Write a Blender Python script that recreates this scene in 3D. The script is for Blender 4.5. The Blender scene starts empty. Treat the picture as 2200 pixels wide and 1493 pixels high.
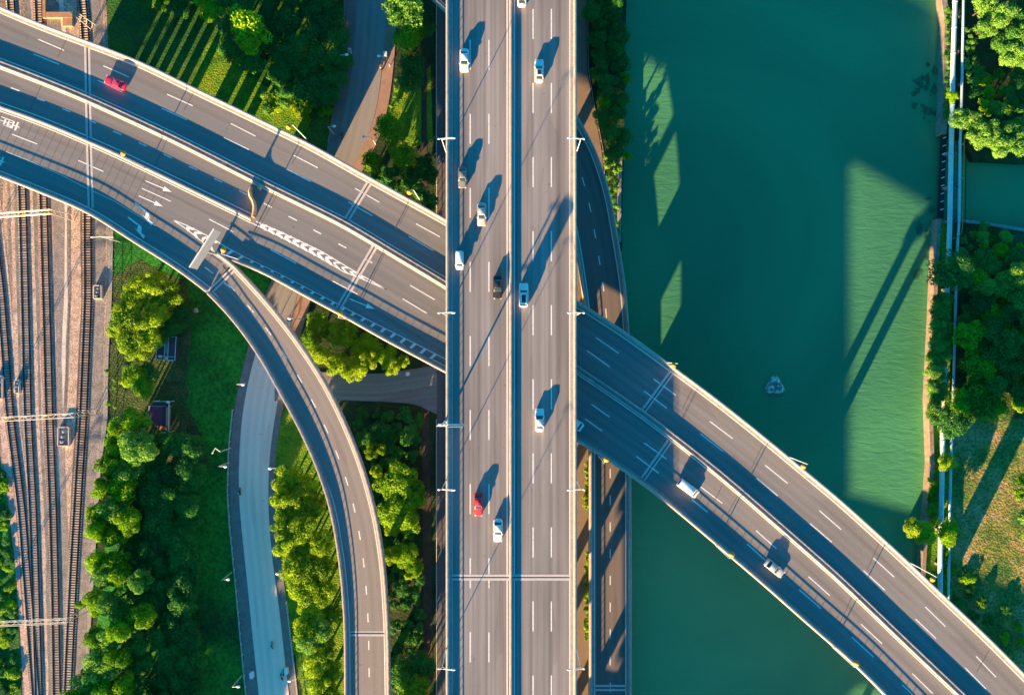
import bpy, bmesh, math, random
import numpy as np
from mathutils import Vector, Matrix
random.seed(7)
rng = np.random.RandomState(7)
R = math.radians
sc = bpy.context.scene
# ------------------------------------------------------------------ camera, sky, sun, exposure
CAMZ = 189.0
cam_d = bpy.data.cameras.new("camera")
cam = bpy.data.objects.new("camera", cam_d)
sc.collection.objects.link(cam)
cam.location = (0, 0, CAMZ)
cam.rotation_euler = (0, 0, 0)
cam_d.lens = 28.0
cam_d.sensor_width = 36.0
cam_d.clip_start = 1.0
cam_d.clip_end = 6000
sc.camera = cam
SUNV = Vector((2.4, 4.75, -1.0)).normalized()          # direction in which sunlight travels
ELEV = math.asin(-SUNV.z)
sun_d = bpy.data.lights.new("sun", 'SUN')
sun_d.energy = 5.0
sun_d.angle = R(0.5)
sun_d.color = (1.0, 0.60, 0.27)
sun = bpy.data.objects.new("sun", sun_d)
sc.collection.objects.link(sun)
sun.rotation_euler = SUNV.to_track_quat('-Z', 'Y').to_euler()
world = bpy.data.worlds.new("World")
sc.world = world
world.use_nodes = True
wn = world.node_tree.nodes
wl = world.node_tree.links
bg = wn["Background"]
sky = wn.new("ShaderNodeTexSky")
sky.sky_type = 'NISHITA'
sky.sun_disc = False
sky.sun_elevation = ELEV
sky.sun_rotation = math.atan2(-SUNV.x, -SUNV.y)
sky.ozone_density = 6.0
sky.air_density = 1.0
sky.dust_density = 0.3
tint = wn.new("ShaderNodeMix")
tint.data_type = 'RGBA'
tint.blend_type = 'MULTIPLY'
tint.inputs[0].default_value = 1.0
tint.inputs[7].default_value = (0.10, 0.92, 0.80, 1)
wl.new(sky.outputs[0], tint.inputs[6])
wl.new(tint.outputs[2], bg.inputs[0])
bg.inputs[1].default_value = 0.088
vs = sc.view_settings
vs.view_transform = 'Standard'
vs.look = 'None'
vs.exposure = 2.3
vs.gamma = 1.0
vs.use_curve_mapping = False

# ------------------------------------------------------------------ helpers
F = 28.0 / 36.0 * 2200.0
COL = sc.collection
ZM, ZD, ZG, ZR = 27.0, 18.0, 2.0, 10.0        # main deck, diagonal deck, ground, low ramp


def P(px, py, z):
    s = (CAMZ - z) / F
    return Vector(((px - 1100.0) * s, -(py - 746.5) * s, z))


def tag(o, label=None, cat=None, group=None, kind=None):
    if label: o["label"] = label
    if cat: o["category"] = cat
    if group: o["group"] = group
    if kind: o["kind"] = kind
    return o


def obj(name, mesh, parent=None, loc=None, rz=None):
    o = bpy.data.objects.new(name, mesh)
    COL.objects.link(o)
    if parent is not None: o.parent = parent
    if loc is not None: o.location = loc
    if rz is not None: o.rotation_euler = (0, 0, rz)
    return o


def thing(name, label, cat, loc=(0, 0, 0), rz=0, group=None):
    o = obj(name, None, None, loc, rz)
    o.empty_display_size = 0.5
    return tag(o, label, cat, group)


def copy_tree(root, loc, rz, label=None, group=None, mats=None):
    r = root.copy(); COL.objects.link(r)
    r.location = loc; r.rotation_euler = (0, 0, rz)
    if label: r["label"] = label
    if group: r["group"] = group
    def rec(src, dst):
        for ch in list(src.children):
            c = ch.copy(); COL.objects.link(c); c.parent = dst
            rec(ch, c)
    rec(root, r)
    return r


def mesh_of(name, verts, faces, mat, uvs=None, smooth=False):
    me = bpy.data.meshes.new(name)
    me.from_pydata([tuple(v) for v in verts], [], faces)
    if mat is not None: me.materials.append(mat)
    if uvs is not None:
        ul = me.uv_layers.new(name="UVMap")
        for l in me.loops:
            ul.data[l.index].uv = uvs[l.vertex_index]
    if smooth:
        for p in me.polygons: p.use_smooth = True
    me.update()
    return me


class MB:
    """collects simple solids into one mesh"""
    def __init__(s): s.v = []; s.f = []; s.m = []
    def mark(s): s.m.append((len(s.v), len(s.f)))
    def add(s, vs_, fs):
        n = len(s.v)
        s.v += [tuple(v) for v in vs_]
        s.f += [tuple(i + n for i in f) for f in fs]
    def box(s, c, d, rz=0, rx=0):
        m = Matrix.Rotation(rz, 3, 'Z') @ Matrix.Rotation(rx, 3, 'X')
        c = Vector(c)
        vs_ = [c + m @ Vector((x * d[0] / 2, y * d[1] / 2, z * d[2] / 2)) for z in (-1, 1) for y in (-1, 1) for x in (-1, 1)]
        s.add(vs_, [(0, 2, 3, 1), (4, 5, 7, 6), (0, 1, 5, 4), (1, 3, 7, 5), (3, 2, 6, 7), (2, 0, 4, 6)])
    def tube(s, a, b, r, r2=None, n=8):
        a = Vector(a); b = Vector(b); r2 = r if r2 is None else r2
        d = (b - a)
        if d.length < 1e-6: return
        q = d.to_track_quat('Z', 'Y')
        ring = [q @ Vector((math.cos(t * 2 * math.pi / n), math.sin(t * 2 * math.pi / n), 0)) for t in range(n)]
        vs_ = [a + p * r for p in ring] + [b + p * r2 for p in ring]
        fs = [(i, (i + 1) % n, n + (i + 1) % n, n + i) for i in range(n)] + [tuple(range(n))[::-1], tuple(range(n, 2 * n))]
        s.add(vs_, fs)
    def lathe(s, c, prof, n=14):
        c = Vector(c); vs_ = []; fs = []
        for (r, z) in prof:
            for i in range(n):
                t = 2 * math.pi * i / n
                vs_.append(c + Vector((r * math.cos(t), r * math.sin(t), z)))
        for k in range(len(prof) - 1):
            for i in range(n):
                fs.append((k * n + i, k * n + (i + 1) % n, (k + 1) * n + (i + 1) % n, (k + 1) * n + i))
        fs.append(tuple(range(n))[::-1]); fs.append(tuple(range((len(prof) - 1) * n, len(prof) * n)))
        s.add(vs_, fs)
    def prism(s, poly, z0, z1):
        n = len(poly)
        s.add([(p[0], p[1], z0) for p in poly] + [(p[0], p[1], z1) for p in poly],
              [tuple(range(n))[::-1], tuple(range(n, 2 * n))] + [(i, (i + 1) % n, n + (i + 1) % n, n + i) for i in range(n)])
    def flat(s, pts):
        s.add(pts, [tuple(range(len(pts)))])
    def build_each(s, name, mat, parent=None, cap=100):
        """one object per marked piece"""
        ms = [m for m in s.m if m[0] < len(s.v)]; out = []
        for i, (a, b_) in enumerate(ms):
            e, g = ms[i + 1] if i + 1 < len(ms) else (len(s.v), len(s.f))
            if i >= cap: e, g = len(s.v), len(s.f)
            q = MB(); q.v = s.v[a:e]; q.f = [tuple(k - a for k in f) for f in s.f[b_:g]]
            o_ = q.build(name, mat, parent); out.append(o_)
            if i >= cap: o_["kind"] = 'stuff'; break
        return out
    def build(s, name, mat, parent=None, smooth=False, loc=None, rz=None):
        me = mesh_of(name, s.v, s.f, mat, smooth=smooth)
        bm = bmesh.new(); bm.from_mesh(me)
        bmesh.ops.recalc_face_normals(bm, faces=bm.faces)
        bm.to_mesh(me); bm.free()
        return obj(name, me, parent, loc, rz)


# ------------------------------------------------------------------ materials
def new_mat(name):
    m = bpy.data.materials.new(name); m.use_nodes = True
    n = m.node_tree.nodes; l = m.node_tree.links
    return m, n, l, n["Principled BSDF"]


def simple(name, col, rough=0.6, metal=0.0, spec=0.4, emit=None, coat=0.0):
    m, n, l, b = new_mat(name)
    b.inputs["Base Color"].default_value = (*col, 1)
    b.inputs["Roughness"].default_value = rough
    b.inputs["Metallic"].default_value = metal
    b.inputs["Specular IOR Level"].default_value = spec
    if coat: b.inputs["Coat Weight"].default_value = coat
    return m


def noisy(name, cols, scale=1.0, stretch=(1, 1, 1), rough=0.85, detail=6, bump=0.0, bscale=None, uv=False, second=None, lo=0.3, hi=0.7, spec=0.25, perobj=0.0):
    """colour ramp over a noise; second = (scale, stretch, strength) multiplies another noise on top"""
    m, n, l, b = new_mat(name)
    tc = n.new("ShaderNodeTexCoord")
    mp = n.new("ShaderNodeMapping"); mp.inputs["Scale"].default_value = stretch
    l.new(tc.outputs["UV" if uv else "Object"], mp.inputs[0])
    nz = n.new("ShaderNodeTexNoise"); nz.inputs["Scale"].default_value = scale; nz.inputs["Detail"].default_value = detail
    nz.inputs["Roughness"].default_value = 0.62
    l.new(mp.outputs[0], nz.inputs["Vector"])
    cr = n.new("ShaderNodeValToRGB")
    k = len(cols)
    cr.color_ramp.elements[0].position = lo; cr.color_ramp.elements[1].position = hi
    cr.color_ramp.elements[0].color = (*cols[0], 1); cr.color_ramp.elements[1].color = (*cols[-1], 1)
    for i in range(1, k - 1):
        e = cr.color_ramp.elements.new(lo + (hi - lo) * i / (k - 1)); e.color = (*cols[i], 1)
    l.new(nz.outputs[0], cr.inputs[0])
    out = cr.outputs[0]
    if second:
        mp2 = n.new("ShaderNodeMapping"); mp2.inputs["Scale"].default_value = second[1]
        l.new(tc.outputs["UV" if uv else "Object"], mp2.inputs[0])
        n2 = n.new("ShaderNodeTexNoise"); n2.inputs["Scale"].default_value = second[0]; n2.inputs["Detail"].default_value = 4
        l.new(mp2.outputs[0], n2.inputs["Vector"])
        mr = n.new("ShaderNodeMapRange"); mr.inputs[1].default_value = 0.3; mr.inputs[2].default_value = 0.7
        mr.inputs[3].default_value = 1 - second[2]; mr.inputs[4].default_value = 1 + second[2]
        l.new(n2.outputs[0], mr.inputs[0])
        mx = n.new("ShaderNodeMix"); mx.data_type = 'RGBA'; mx.blend_type = 'MULTIPLY'; mx.inputs[0].default_value = 1
        l.new(out, mx.inputs[6]); l.new(mr.outputs[0], mx.inputs[7]); out = mx.outputs[2]
    if perobj:
        oi = n.new("ShaderNodeObjectInfo")
        mr = n.new("ShaderNodeMapRange"); mr.inputs[3].default_value = 1 - perobj; mr.inputs[4].default_value = 1 + perobj
        l.new(oi.outputs["Random"], mr.inputs[0])
        mx = n.new("ShaderNodeMix"); mx.data_type = 'RGBA'; mx.blend_type = 'MULTIPLY'; mx.inputs[0].default_value = 1
        l.new(out, mx.inputs[6]); l.new(mr.outputs[0], mx.inputs[7]); out = mx.outputs[2]
    l.new(out, b.inputs["Base Color"])
    b.inputs["Roughness"].default_value = rough
    b.inputs["Specular IOR Level"].default_value = spec
    if bump:
        nb = n.new("ShaderNodeTexNoise"); nb.inputs["Scale"].default_value = bscale or scale * 3; nb.inputs["Detail"].default_value = 5
        l.new(tc.outputs["Object"], nb.inputs["Vector"])
        bp = n.new("ShaderNodeBump"); bp.inputs["Strength"].default_value = bump; bp.inputs["Distance"].default_value = 0.3
        l.new(nb.outputs[0], bp.inputs["Height"]); l.new(bp.outputs[0], b.inputs["Normal"])
    return m


def asphalt(name, base, warm=(1, 1, 1), streak=0.13, lanes=None, rough=0.9):
    """road surface: UV = metres (along, across): long wheel streaks, patches, fine grain"""
    m, n, l, b = new_mat(name)
    tc = n.new("ShaderNodeTexCoord")
    def nz(vec, scale, st, det=4):
        mp = n.new("ShaderNodeMapping"); mp.inputs["Scale"].default_value = st
        l.new(vec, mp.inputs[0])
        t = n.new("ShaderNodeTexNoise"); t.inputs["Scale"].default_value = scale; t.inputs["Detail"].default_value = det
        l.new(mp.outputs[0], t.inputs["Vector"]); return t.outputs[0]
    def mr(v, a, c, lo=0.3, hi=0.7):
        q = n.new("ShaderNodeMapRange"); q.inputs[1].default_value = lo; q.inputs[2].default_value = hi
        q.inputs[3].default_value = a; q.inputs[4].default_value = c
        l.new(v, q.inputs[0]); return q.outputs[0]
    def mul(a, c):
        q = n.new("ShaderNodeMath"); q.operation = 'MULTIPLY'
        l.new(a, q.inputs[0]); l.new(c, q.inputs[1]); return q.outputs[0]
    v = mr(nz(tc.outputs["UV"], 1.0, (0.008, 1.1, 1), 3), 1 - streak, 1 + streak)
    v = mul(v, mr(nz(tc.outputs["UV"], 1.0, (0.03, 0.2, 1), 3), 1 - streak * 0.8, 1 + streak * 0.8))
    v = mul(v, mr(nz(tc.outputs["Object"], 6.0, (1, 1, 1), 6), 0.88, 1.12))
    # wheel paths: smoothed lanes 3.75 m apart
    sx = n.new("ShaderNodeSeparateXYZ"); l.new(tc.outputs["UV"], sx.inputs[0])
    w = n.new("ShaderNodeMath"); w.operation = 'MULTIPLY'; w.inputs[1].default_value = 2 * math.pi / 1.88
    l.new(sx.outputs[1], w.inputs[0])
    s_ = n.new("ShaderNodeMath"); s_.operation = 'SINE'; l.new(w.outputs[0], s_.inputs[0])
    v = mul(v, mr(s_.outputs[0], 0.955, 1.045, -1, 1))
    # patch repairs and oil spots
    v = mul(v, mr(nz(tc.outputs["UV"], 1.0, (0.05, 0.5, 1), 0), 1.0, 0.90, 0.66, 0.67))
    v = mul(v, mr(nz(tc.outputs["Object"], 1.1, (1, 1, 1), 2), 1.0, 0.72, 0.70, 0.78))
    mx = n.new("ShaderNodeMix"); mx.data_type = 'RGBA'; mx.blend_type = 'MULTIPLY'; mx.inputs[0].default_value = 1
    mx.inputs[6].default_value = (base * warm[0], base * warm[1], base * warm[2], 1)
    l.new(v, mx.inputs[7]); l.new(mx.outputs[2], b.inputs["Base Color"])
    b.inputs["Roughness"].default_value = rough
    b.inputs["Specular IOR Level"].default_value = 0.2
    return m


M = {}
M['asph_main'] = asphalt('deck_asphalt', 0.228, (1.04, 1.0, 0.99), 0.24)
M['asph_diag'] = asphalt('viaduct_asphalt', 0.205, (1.0, 1.0, 1.0), 0.10)
M['asph_ramp'] = asphalt('ramp_asphalt', 0.215, (1.04, 1.0, 0.97), 0.08)
M['asph_low'] = asphalt('low_ramp_asphalt', 0.15, (1.15, 1.0, 0.9), 0.08)
M['paint'] = noisy('road_paint', [(0.62, 0.61, 0.58), (0.85, 0.84, 0.82)], 3, lo=0.3, hi=0.5, rough=0.6)
M['paint_dash'] = noisy('dash_paint', [(0.55, 0.55, 0.54), (0.8, 0.8, 0.78)], 2, lo=0.3, hi=0.5, rough=0.6)
M['conc'] = noisy('parapet_concrete', [(0.30, 0.28, 0.27), (0.48, 0.445, 0.42)], 0.8, second=(5, (1, 1, 1), 0.22))
M['conc_gray'] = noisy('kerb_concrete', [(0.26, 0.26, 0.25), (0.40, 0.39, 0.37)], 1.2, second=(8, (1, 1, 1), 0.2))
M['joint'] = noisy('joint_concrete', [(0.46, 0.44, 0.43), (0.62, 0.59, 0.57)], 2)
M['dark'] = simple('joint_rubber', (0.03, 0.03, 0.03), 0.8)
M['groove'] = simple('groove_dark', (0.09, 0.09, 0.095), 0.9)
M['steel'] = simple('galvanised_steel', (0.45, 0.45, 0.46), 0.45, 0.5)
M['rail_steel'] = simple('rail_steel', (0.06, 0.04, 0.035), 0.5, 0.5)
M['white_paint'] = simple('white_painted_metal', (0.8, 0.8, 0.8), 0.4)
M['lamp_white'] = simple('lamp_white', (0.85, 0.86, 0.87), 0.3)
M['lamp_orange'] = noisy('lamp_amber', [(0.55, 0.22, 0.03), (0.8, 0.38, 0.06)], 1.5, rough=0.4)
M['girder'] = noisy('girder_concrete', [(0.28, 0.27, 0.26), (0.38, 0.37, 0.35)], 0.4)
M['ground'] = noisy('soil_and_grass', [(0.02, 0.035, 0.015), (0.03, 0.06, 0.02), (0.05, 0.08, 0.03)], 0.35, bump=0.5, bscale=1.5, second=(2.5, (1, 1, 1), 0.35))
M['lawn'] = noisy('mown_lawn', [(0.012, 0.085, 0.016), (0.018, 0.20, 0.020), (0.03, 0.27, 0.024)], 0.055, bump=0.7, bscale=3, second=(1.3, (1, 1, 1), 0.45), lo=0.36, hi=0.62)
M['shaded_lawn'] = noisy('shaded_grass', [(0.02, 0.075, 0.02), (0.035, 0.14, 0.02), (0.10, 0.19, 0.02)], 0.12, bump=0.8, bscale=2.5, second=(2.5, (1, 1, 1), 0.5))  # darker lawn copy: the shade at the top left is put into the colour
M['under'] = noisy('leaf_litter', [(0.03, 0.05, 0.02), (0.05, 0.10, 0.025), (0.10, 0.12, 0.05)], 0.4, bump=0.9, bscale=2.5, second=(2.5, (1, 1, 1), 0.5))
M['lawn_lit'] = noisy('sunlit_grass', [(0.05, 0.16, 0.012), (0.12, 0.28, 0.012), (0.24, 0.30, 0.02)], 0.4, bump=0.8, bscale=2.5, second=(3, (1, 1, 1), 0.5))  # lighter, warmer lawn copy with sunlight put into the colour
M['dry'] = noisy('dry_grass', [(0.06, 0.15, 0.03), (0.20, 0.23, 0.05), (0.40, 0.29, 0.13)], 0.16, bump=0.9, bscale=2.2, second=(2.2, (1, 1, 1), 0.55), lo=0.35, hi=0.62)
M['road'] = asphalt('street_asphalt', 0.27, (1.0, 1, 1.0), 0.07)
M['walk'] = noisy('street_pavement', [(0.19, 0.18, 0.18), (0.27, 0.25, 0.24)], 0.5, second=(5, (1, 1, 1), 0.2))
M['walk_red'] = noisy('brick_pavement', [(0.30, 0.20, 0.16), (0.40, 0.27, 0.21)], 0.6, second=(6, (1, 1, 1), 0.2))
M['orange_road'] = noisy('frontage_asphalt', [(0.20, 0.16, 0.13), (0.27, 0.21, 0.16)], 0.3, second=(4, (1, 1, 1), 0.15))
M['sleeper'] = noisy('sleeper_concrete', [(0.34, 0.29, 0.25), (0.60, 0.51, 0.44)], 0.7, perobj=0.3)
M['glass'] = simple('car_glass', (0.02, 0.035, 0.04), 0.08, 0, 0.8)
M['tyre'] = simple('tyre_rubber', (0.02, 0.02, 0.02), 0.8)
M['rim'] = simple('wheel_rim', (0.4, 0.4, 0.42), 0.3, 0.9)
M['headlamp'] = simple('headlamp', (0.75, 0.77, 0.8), 0.15)
M['taillamp'] = simple('taillamp', (0.5, 0.02, 0.02), 0.3)
M['bark'] = noisy('bark', [(0.05, 0.035, 0.025), (0.12, 0.09, 0.06)], 4)
M['sign_gray'] = noisy('sign_sheet', [(0.42, 0.42, 0.42), (0.52, 0.52, 0.51)], 0.6)
M['skin'] = simple('skin', (0.55, 0.36, 0.27), 0.6)

# ballast: long strips of differently stained stones lying along the tracks
def ballast():
    m, n, l, b = new_mat('ballast')
    tc = n.new("ShaderNodeTexCoord")
    mp = n.new("ShaderNodeMapping"); mp.inputs["Scale"].default_value = (0.42, 0.012, 1); mp.inputs["Rotation"].default_value = (0, 0, R(3))
    l.new(tc.outputs["Object"], mp.inputs[0])
    a = n.new("ShaderNodeTexNoise"); a.inputs["Scale"].default_value = 1; a.inputs["Detail"].default_value = 3
    l.new(mp.outputs[0], a.inputs["Vector"])
    cr = n.new("ShaderNodeValToRGB")
    el = cr.color_ramp.elements
    el[0].position = 0.34; el[0].color = (0.155, 0.151, 0.155, 1)
    el[1].position = 0.68; el[1].color = (0.552, 0.426, 0.342, 1)
    for p_, c_ in ((0.43, (0.233, 0.212, 0.208)), (0.49, (0.277, 0.209, 0.180)), (0.54, (0.487, 0.378, 0.311)), (0.59, (0.253, 0.219, 0.206))):
        e = el.new(p_); e.color = (*c_, 1)
    l.new(a.outputs[0], cr.inputs[0])
    g = n.new("ShaderNodeTexNoise"); g.inputs["Scale"].default_value = 3.2; g.inputs["Detail"].default_value = 6
    l.new(tc.outputs["Object"], g.inputs["Vector"])
    mr = n.new("ShaderNodeMapRange"); mr.inputs[1].default_value = 0.3; mr.inputs[2].default_value = 0.7; mr.inputs[3].default_value = 0.4; mr.inputs[4].default_value = 1.55
    l.new(g.outputs[0], mr.inputs[0])
    mx = n.new("ShaderNodeMix"); mx.data_type = 'RGBA'; mx.blend_type = 'MULTIPLY'; mx.inputs[0].default_value = 1
    l.new(cr.outputs[0], mx.inputs[6]); l.new(mr.outputs[0], mx.inputs[7])
    l.new(mx.outputs[2], b.inputs["Base Color"]); b.inputs["Roughness"].default_value = 0.95
    bp = n.new("ShaderNodeBump"); bp.inputs["Strength"].default_value = 0.5; bp.inputs["Distance"].default_value = 0.12
    l.new(g.outputs[0], bp.inputs["Height"]); l.new(bp.outputs[0], b.inputs["Normal"])
    return m
M['ballast'] = ballast()

def water_mat():
    m, n, l, b = new_mat('river_water')
    tc = n.new("ShaderNodeTexCoord")
    a = n.new("ShaderNodeTexNoise"); a.inputs["Scale"].default_value = 0.010; a.inputs["Detail"].default_value = 7; a.inputs["Distortion"].default_value = 0.8
    l.new(tc.outputs["Object"], a.inputs["Vector"])
    cr = n.new("ShaderNodeValToRGB")
    cr.color_ramp.elements[0].position = 0.35; cr.color_ramp.elements[0].color = (0.050, 0.215, 0.105, 1)
    cr.color_ramp.elements[1].position = 0.65; cr.color_ramp.elements[1].color = (0.095, 0.37, 0.165, 1)
    l.new(a.outputs[0], cr.inputs[0])
    l.new(cr.outputs[0], b.inputs["Base Color"])
    b.inputs["Roughness"].default_value = 0.22
    b.inputs["IOR"].default_value = 1.33
    mp = n.new("ShaderNodeMapping"); mp.inputs["Scale"].default_value = (0.35, 1.1, 1)
    l.new(tc.outputs["Object"], mp.inputs[0])
    w = n.new("ShaderNodeTexNoise"); w.inputs["Scale"].default_value = 0.9; w.inputs["Detail"].default_value = 5
    w.inputs["Distortion"].default_value = 0.6
    l.new(mp.outputs[0], w.inputs["Vector"])
    bp = n.new("ShaderNodeBump"); bp.inputs["Strength"].default_value = 0.42; bp.inputs["Distance"].default_value = 0.22
    l.new(w.outputs[0], bp.inputs["Height"]); l.new(bp.outputs[0], b.inputs["Normal"])
    return m
M['water'] = water_mat()

def leaf_mat(name, c0, c1, trans=0.33):
    m, n, l, b = new_mat(name)
    oi = n.new("ShaderNodeObjectInfo")
    tc = n.new("ShaderNodeTexCoord")
    nz = n.new("ShaderNodeTexNoise"); nz.inputs["Scale"].default_value = 0.45; nz.inputs["Detail"].default_value = 2
    va = n.new("ShaderNodeVectorMath"); va.operation = 'ADD'
    l.new(tc.outputs["Object"], va.inputs[0])
    sc_ = n.new("ShaderNodeVectorMath"); sc_.operation = 'SCALE'; sc_.inputs[3].default_value = 40
    l.new(oi.outputs["Random"], sc_.inputs[0]); l.new(sc_.outputs[0], va.inputs[1])
    l.new(va.outputs[0], nz.inputs["Vector"])
    fn = n.new("ShaderNodeTexNoise"); fn.inputs["Scale"].default_value = 3.5; fn.inputs["Detail"].default_value = 1
    l.new(tc.outputs["Object"], fn.inputs["Vector"])
    ad = n.new("ShaderNodeMath"); ad.operation = 'ADD'; l.new(nz.outputs[0], ad.inputs[0])
    sb = n.new("ShaderNodeMath"); sb.operation = 'MULTIPLY_ADD'; l.new(oi.outputs["Random"], sb.inputs[0]); sb.inputs[1].default_value = 0.35; sb.inputs[2].default_value = -0.42
    l.new(sb.outputs[0], ad.inputs[1])
    ge = n.new("ShaderNodeNewGeometry")
    fs_ = n.new("ShaderNodeMath"); fs_.operation = 'MULTIPLY_ADD'; l.new(ge.outputs['Random Per Island'], fs_.inputs[0]); fs_.inputs[1].default_value = 0.8; l.new(fn.outputs[0], fs_.inputs[2])
    a2 = n.new("ShaderNodeMath"); a2.operation = 'MULTIPLY_ADD'; l.new(fs_.outputs[0], a2.inputs[0]); a2.inputs[1].default_value = 0.45; l.new(ad.outputs[0], a2.inputs[2])
    mr = n.new("ShaderNodeMapRange"); mr.inputs[1].default_value = 0.24; mr.inputs[2].default_value = 0.82
    l.new(a2.outputs[0], mr.inputs[0])
    mx = n.new("ShaderNodeMix"); mx.data_type = 'RGBA'
    mx.inputs[6].default_value = (*c0, 1); mx.inputs[7].default_value = (*c1, 1)
    l.new(mr.outputs[0], mx.inputs[0])
    l.new(mx.outputs[2], b.inputs["Base Color"])
    b.inputs["Roughness"].default_value = 0.65
    b.inputs["Specular IOR Level"].default_value = 0.2
    tr = n.new("ShaderNodeBsdfTranslucent"); l.new(mx.outputs[2], tr.inputs[0])
    ms = n.new("ShaderNodeMixShader"); ms.inputs[0].default_value = trans
    l.new(b.outputs[0], ms.inputs[1]); l.new(tr.outputs[0], ms.inputs[2])
    l.new(ms.outputs[0], n["Material Output"].inputs[0])
    return m
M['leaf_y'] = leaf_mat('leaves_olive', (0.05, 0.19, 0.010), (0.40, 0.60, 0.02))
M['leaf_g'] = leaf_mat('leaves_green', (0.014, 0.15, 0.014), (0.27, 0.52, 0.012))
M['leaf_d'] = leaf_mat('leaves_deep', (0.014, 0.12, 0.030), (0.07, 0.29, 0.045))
M['leaf_b'] = leaf_mat('leaves_bright', (0.04, 0.22, 0.03), (0.24, 0.50, 0.075))

# ------------------------------------------------------------------ paths
def dens(pts, step=8.0):
    pts = [np.array(p, float) for p in pts]
    out = []
    for a, b_ in zip(pts[:-1], pts[1:]):
        d = np.linalg.norm(b_ - a); k = max(1, int(round(d / step)))
        for i in range(k): out.append(a + (b_ - a) * i / k)
    out.append(pts[-1])
    return np.array(out)


def smooth_path(pts, pre=0, post=0, win=9, it=3, step=8.0):
    """dense, smoothed pixel path; pre/post extend it straight past its ends (px)"""
    a = [np.array(p, float) for p in pts]
    if pre:
        d = a[0] - a[1]; a = [a[0] + d / np.linalg.norm(d) * pre] + a
    if post:
        d = a[-1] - a[-2]; a = a + [a[-1] + d / np.linalg.norm(d) * post]
    q = dens(a, step)
    h = win // 2
    for _ in range(it):
        L = 2 * q[0] - q[1:h + 1][::-1]; Rr = 2 * q[-1] - q[-h - 1:-1][::-1]
        e = np.vstack([L, q, Rr])
        ker = np.ones(win) / win
        q = np.stack([np.convolve(e[:, k], ker, 'valid') for k in range(2)], 1)
    return q


def world_path(q, z):
    if not callable(z):
        return np.array([tuple(P(x, y, z)) for x, y in q])
    return np.array([tuple(P(x, y, z(x, y))) for x, y in q])


def arc(p):
    d = np.linalg.norm(np.diff(p[:, :2], axis=0), axis=1)
    return np.concatenate([[0], np.cumsum(d)])


def resample(p, n=None, step=None, key=None):
    s = arc(p)
    if n is None: n = max(2, int(round(s[-1] / step)) + 1)
    t = np.linspace(0, s[-1], n)
    return np.stack([np.interp(t, s, p[:, k]) for k in range(p.shape[1])], 1)


def offset(p, d):
    """shift a world path sideways by d metres (positive = right of travel)"""
    t = np.gradient(p[:, :2], axis=0)
    t /= np.linalg.norm(t, axis=1)[:, None] + 1e-9
    nrm = np.stack([t[:, 1], -t[:, 0]], 1)
    q = p.copy(); q[:, :2] += nrm * d
    return q


def sweep(mb, p, prof, close=True):
    """sweep a closed profile [(side, up)] along a world path (side positive = right of travel)"""
    t = np.gradient(p[:, :2], axis=0); t /= np.linalg.norm(t, axis=1)[:, None] + 1e-9
    nrm = np.stack([t[:, 1], -t[:, 0]], 1)
    k = len(prof); n = len(p); vs_ = []; fs = []
    for i in range(n):
        for (s_, u) in prof:
            vs_.append((p[i, 0] + nrm[i, 0] * s_, p[i, 1] + nrm[i, 1] * s_, p[i, 2] + u))
    for i in range(n - 1):
        for j in range(k):
            j2 = (j + 1) % k
            fs.append((i * k + j, i * k + j2, (i + 1) * k + j2, (i + 1) * k + j))
    fs.append(tuple(range(k))); fs.append(tuple(range((n - 1) * k, n * k))[::-1])
    mb.add(vs_, fs)


def strip_pts(a, b_, w):
    """thin quad along a->b of width w"""
    a = Vector(a); b_ = Vector(b_); d = (b_ - a); d.z = 0; d.normalize()
    n_ = Vector((d.y, -d.x, 0)) * w / 2
    return [a - n_, b_ - n_, b_ + n_, a + n_]


def line_on(mb, p, w, up):
    t = np.gradient(p[:, :2], axis=0); t /= np.linalg.norm(t, axis=1)[:, None] + 1e-9
    nrm = np.stack([t[:, 1], -t[:, 0]], 1) * w / 2
    n = len(p)
    vs_ = [(p[i, 0] - nrm[i, 0], p[i, 1] - nrm[i, 1], p[i, 2] + up) for i in range(n)] + [(p[i, 0] + nrm[i, 0], p[i, 1] + nrm[i, 1], p[i, 2] + up) for i in range(n)]
    mb.add(vs_, [(i, i + 1, n + i + 1, n + i) for i in range(n - 1)])


def dashes(mb, p, on, period, w, up, start=0.0):
    s = arc(p); L = s[-1]; t = start
    def at(u): return np.array([np.interp(u, s, p[:, k]) for k in range(3)])
    while t < L:
        mb.mark(); e = min(t + on, L)
        if e - t > 0.3:
            k = max(2, int((e - t) / 1.5) + 1)
            line_on(mb, np.array([at(u) for u in np.linspace(t, e, k)]), w, up)
        t += period


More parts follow.
